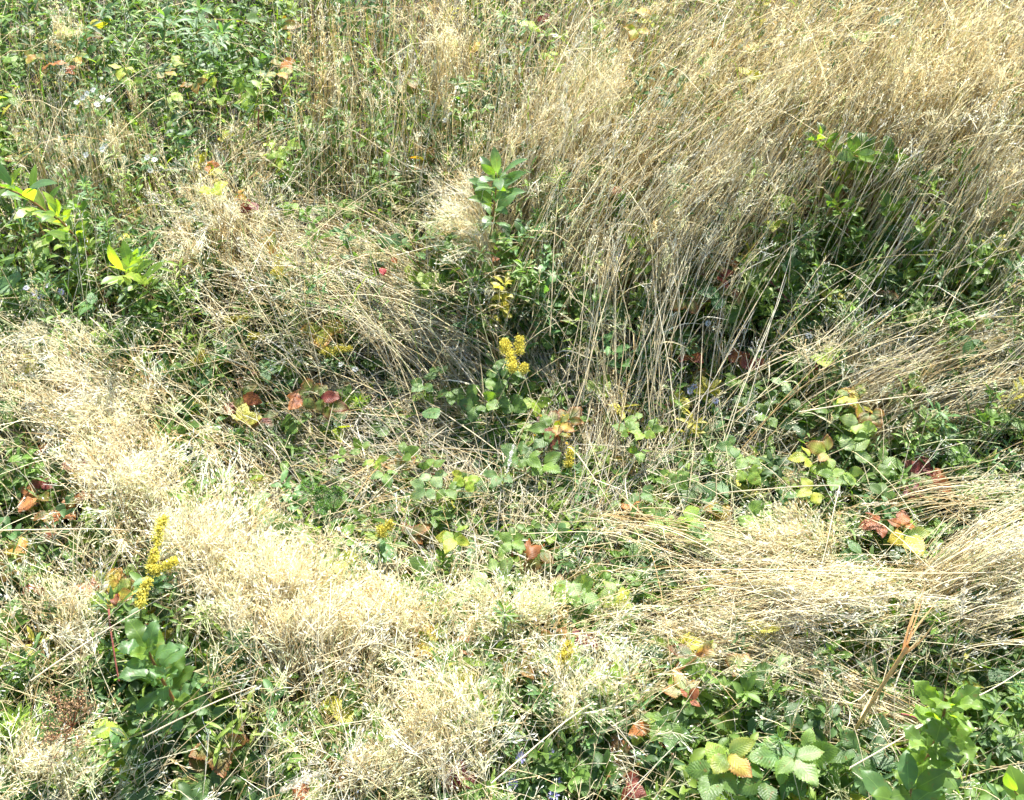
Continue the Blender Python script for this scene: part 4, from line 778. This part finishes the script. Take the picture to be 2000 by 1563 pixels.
# ------------------------------------------------------------------ ferny leaves, seed umbel, reed, spikes, dead leaves, stray straws
def fern(label, pts, z, foot, col='cool'):
    f = at(*foot, 0); e = empty('yarrow', f, label, 'yarrow', 'ferny leaved plants')
    for (x, y, x2, y2) in pts:
        a = Acc(); p0 = at(x, y, z*.6); p1 = at(x2, y2, z); tubes(a, curve(onevec(f), onevec((f+p0)/2+[0, 0, .02]), onevec(p0), 4), .0012, .001, pg('stem'), pg('stem'), 4)
        C = curve(onevec(p0), onevec((p0+p1)/2+[0, 0, .03]), onevec(p1), 24, .004); tubes(a, C, .001, .0005, pg(col), pg(col), 4)
        for s in (-1, 1):
            n = 25; T = nrm(np.gradient(C[0], axis=0)); S = nrm(np.cross(T, Z3+[0, -.4, 0]))*s; t = np.linspace(0, 1, n); l = .015*np.sin(np.pi*(t*.85+.12))
            B = C[0]; E = B+(S+T*.5)*l[:, None]+[0, 0, .003]; tubes(a, curve(B, (B+E)/2+[0, 0, .002], E, 3), .0005, .0003, pg(col), pg(col))
            m = 9; u = np.tile(np.linspace(.2, 1, m), n); i = np.repeat(np.arange(n), m); Q = B[i]*(1-u[:, None])+E[i]*u[:, None]
            flecks(a, Q, nrm((E-B)[i]/np.maximum(l[i], .002)[:, None]*.8+rng.normal(size=(n*m, 3))*.6), U(.004, .008, n*m), U(.0006, .0011, n*m), pg(col)*U(1.0, 1.8, (n*m, 1)))
        a.build('frond', M_SMALL, e)
fern("feathery grey-green yarrow leaf at the lower left of the hollow", [(640, 1010, 592, 945), (640, 1005, 625, 955), (650, 1000, 665, 960), (650, 1010, 620, 1000)], .13, (645, 1040), 'cool')
fern("dark ferny leaf in the shade under the yarrow leaf", [(690, 1060, 640, 1050), (695, 1050, 690, 1020)], .07, (700, 1080), 'dark')
fern("small ferny shoot at the right edge of the tall hollow herbs", [(1000, 860, 935, 840), (990, 850, 960, 880)], .06, (1000, 880), 'green')

def umbel():
    f = at(150, 1540, 0); e = empty('seed_umbel', f, "brown dried flower umbel near the bottom left corner", 'dried flower'); P = at(130, 1402, .30)
    st = Acc(); C = base_curve(P-[0, 0, .03], f); tubes(st, C, .0022, .0015, pg('brown'), pg('brown'), 5); a = Acc(); n = 26
    off = np.stack([rng.normal(size=n)*.022, rng.normal(size=n)*.032, rng.normal(size=n)*.008], 1); E = P+off; B = np.repeat(C[:, -1], n, 0)
    tubes(a, curve(B, (B+E)/2-[0, 0, .004], E, 3), .0008, .0006, pg('brown')*1.5, pg('brown')*1.5)
    m = 46; Q = np.repeat(E, m, 0)+rng.normal(size=(n*m, 3))*[.006, .006, .003]; flecks(a, Q, nrm(rng.normal(size=(n*m, 3))+[0, 0, 1]), U(.003, .005, n*m), U(.0010, .0016, n*m), np.array([.27, .17, .09])*U(.6, 1.4, (n*m, 1)))
    a.build('seed_head', M_DEAD, e); st.build('stem', M_STEM, e)
umbel()

def reed():
    """broad dead stalk, orange to straw, that splits into strips at its top"""
    f = at(1615, 1520, 0.02); e = empty('reed_stalk', f, "broad orange-brown dead stalk with a splayed top, leaning over the dark gap at lower right", 'dead stalk')
    q = at(1772, 1262, .33); a = Acc(); C = curve(onevec(f), onevec((f+q)/2+[0, 0, .02]), onevec(q), 14, .002)
    n = C.shape[1]; t = np.linspace(0, 1, n)[:, None]; tubes(a, C, .0022, .0036, np.array([.44, .34, .12]), np.array([.50, .28, .10]), 7); a.build('stalk', M_STEM, e)
    s = Acc(); k = 8; top = at(U(1795, 1850, k), U(1120, 1200, k), U(.34, .46, k)); b = np.repeat(C[:, -2], k, 0); ribbons(s, curve(b, (b+top)/2+rng.normal(size=(k, 3))*.008, top, 6, .01), U(.001, .0026, k), np.array([.52, .24, .08]), np.array([.62, .45, .22]))
    m = 5; i = np.array([4, 6, 8, 10, 12]); b = C[0, i]; E = b+nrm(rng.normal(size=(m, 3))+[.4, .6, .6])*.09; ribbons(s, curve(b, (b+E)/2, E, 5, .02), .0018, np.array([.5, .36, .14]), np.array([.6, .5, .3]))
    s.build('split_strips', M_STRAW, e)
reed()

def spike(label, x0, y0, z0, x1, y1, z1, foot, r=.004, col=(.70, .63, .48), sr=.0009):
    """slim grass spike between two points on a long stalk"""
    f = at(*foot, 0); e = empty('grass_spike', f, label, 'grass spike', 'single slim seed spikes'); p0 = at(x0, y0, z0); p1 = at(x1, y1, z1)
    a = Acc(); tubes(a, curve(onevec(f), onevec((f+p0)/2+[0, 0, z0*.15]), onevec(p0), 10, .006), sr, sr*.8, pg('dry'), pg('dry'), 5); a.build('stalk', M_STRAW, e)
    h = Acc(); Ln = np.linalg.norm(p1-p0); ax = (p1-p0)/Ln; n = int(Ln/.00028); t = np.sort(rng.random(n)); bl = r*(.35+np.sin(np.pi*np.clip(t*.9+.08, 0, 1)))*(.75+.35*np.sin(t*22))
    Rn = nrm(np.cross(ax+np.zeros((n, 3)), rng.normal(size=(n, 3)))); P = p0+ax*Ln*t[:, None]+Rn*bl[:, None]*.15
    flecks(h, P, nrm(Rn+ax*1.1), bl*1.5, U(.0006, .0012, n), np.asarray(col)*U(.8, 1.2, (n, 1))); h.build('seed_head', M_STRAW, e)
spike("knobbly pale seed spike rising over the dark gap, right of the orange stalk", 1878, 1205, .50, 1886, 1132, .53, (1760, 1640))
spike("white fluffy spike in the hollow, left of the broad green leaves", 990, 925, .16, 1003, 868, .17, (965, 960), .0032, (.78, .76, .70))
spike("thick blurred seed spike lying over the bottom edge, left of centre", 545, 1548, .42, 617, 1512, .44, (440, 1640), .006, (.68, .62, .50), .0016)
spike("seed spike at the left edge above the long dark leaves", 22, 1210, .34, 30, 1185, .36, (30, 1380), .003)
spike("knobbly seed spike lying level above the yellow round leaf", 1680, 985, .2, 1755, 983, .2, (1500, 1060), .0035)
spike("slim pale spike standing at top centre-right", 1005, 70, .50, 1010, 30, .54, (1010, 230), .003)
spike("pale spike crossing the upper dome from the left", 990, 275, .3, 1020, 272, .3, (930, 330), .0026)
spike("pale spike at lower middle, leaning out of the near heads", 885, 1105, .22, 895, 1085, .24, (870, 1200), .0028)
spike("slender spike over the bottom left leaves", 385, 1250, .3, 392, 1215, .33, (400, 1400), .0026)
spike("slender white spike left of the blue-green sapling", 95, 1285, .3, 85, 1250, .32, (110, 1400), .003, (.74, .72, .66))

def dead_leaf(label, x, y, z, L, W, c, c2, az):
    P = at(x, y, z); a = Acc(); leaves(a, onevec(P-azd(np.array(az), np.array(0.))*L*.5), onevec(azd(np.array(az), np.array(.3))), onevec(nrm(Z3+rng.normal(size=3)*.3)), L, W, 'saw_f', 1.5, .7, pg(c), pg(c2), wave=.16, edge=.5)
    o = a.build('dead_leaf', M_LEAF); tag(o, label, 'dead leaf', 'curled fallen leaves')
dead_leaf("curled chestnut brown dead leaf on the lower rim of the hollow", 1040, 1073, .12, .055, .045, 'brown', 'rust', 1.2)
dead_leaf("curled brown and pale leaf lying on stems at lower right", 1385, 1272, .24, .050, .035, 'rust', 'pale', .3)
dead_leaf("white papery leaf lying on the grass right of the curled brown one", 1530, 1287, .22, .036, .020, 'pale', 'pale', 1.0)
dead_leaf("dark purple-black dead leaf in the shade, right rim of the hollow", 1602, 722, .10, .045, .035, 'maroon', 'brown', .2)
dead_leaf("small dark curled leaf on the brown cane at left", 225, 1170, .28, .034, .02, 'brown', 'maroon', 2.0)
dead_leaf("orange curled leaf tip at the bottom, right of the large midribbed leaves", 590, 1545, .25, .045, .035, 'rust', 'red', 1.4)
dead_leaf("white papery leaf in the near grass, left of the dried umbel's right side", 198, 1428, .26, .034, .014, 'pale', 'pale', .6)

STR = [("long white straw crossing down to the grey-green sapling's left", 690, 255, .36, 885, 395, .2), ("second long white straw crossing below the first", 690, 400, .32, 880, 520, .16),
 ("long straight straw slanting down through the hollow left of centre", 825, 620, .15, 1010, 870, .09), ("pale straw from the round leaf down to the lower hollow", 855, 800, .10, 1060, 950, .06),
 ("thick white straw slanting down at the hollow's lower right", 1125, 885, .10, 1200, 1000, .08), ("kinked white straw at right, upright piece", 1640, 950, .22, 1585, 1180, .15),
 ("kinked white straw at right, long level piece", 1400, 965, .16, 1640, 948, .22), ("level straw running in from the left edge above the near grass", -20, 1037, .30, 330, 1040, .24),
 ("long curved straw over the middle of the left grass", 175, 620, .28, 430, 870, .14), ("long straw across the right, above the red leaf trio", 1560, 805, .2, 1990, 750, .22),
 ("long level straw across the bottom right part", 1300, 1115, .2, 1990, 1118, .22), ("long straw crossing in front of the purple asters", 960, 1530, .28, 1160, 1370, .24),
 ("straw leaning over the blue-green sapling from lower right", 280, 1440, .34, 500, 1340, .36), ("long pale blurred straw beside the lobed sapling", 1660, 1500, .3, 2010, 1300, .34),
 ("long straw from the lower middle toward the right edge sky side", 1300, 810, .1, 1700, 620, .22), ("thin straw arching across the lower left leaves", 60, 1330, .3, 330, 1160, .3),
 ("brown twig standing in the upper left grass", 506, 215, .38, 505, 255, .3), ("dark red cane running level across the right of the hollow", 1180, 790, .07, 1480, 805, .08),
 ("dark red cane under the bramble at the bottom middle", 1195, 1385, .16, 1320, 1480, .12), ("red cane lying in stems left of the lobed sapling", 1760, 1395, .2, 1815, 1420, .16),
 ("brown arching cane bent over the blue-green sapling's left", 212, 1190, .26, 232, 1330, .2), ("red-brown cane of the far right bramble, leaning down", 1500, 545, .2, 1610, 685, .1)]
for (lb, x0, y0, z0, x1, y1, z1) in STR:
    cane = 'cane' in lb or 'twig' in lb; a = Acc(); p = at(x0, y0, z0); q = at(x1, y1, z1); m = (p+q)/2+[0, 0, .015]
    cc = pg('cane') if cane else np.array([.68, .60, .42]); r = .0021 if cane else .0013
    tubes(a, curve(onevec(p), onevec(m), onevec(q), 12, .004), r, r*.7, cc, cc, 5)
    tag(a.build('bramble_cane' if cane else 'straw_stalk', M_STEM if cane else M_STRAW), lb, 'cane' if cane else 'straw', 'bare canes' if cane else 'single long straws')
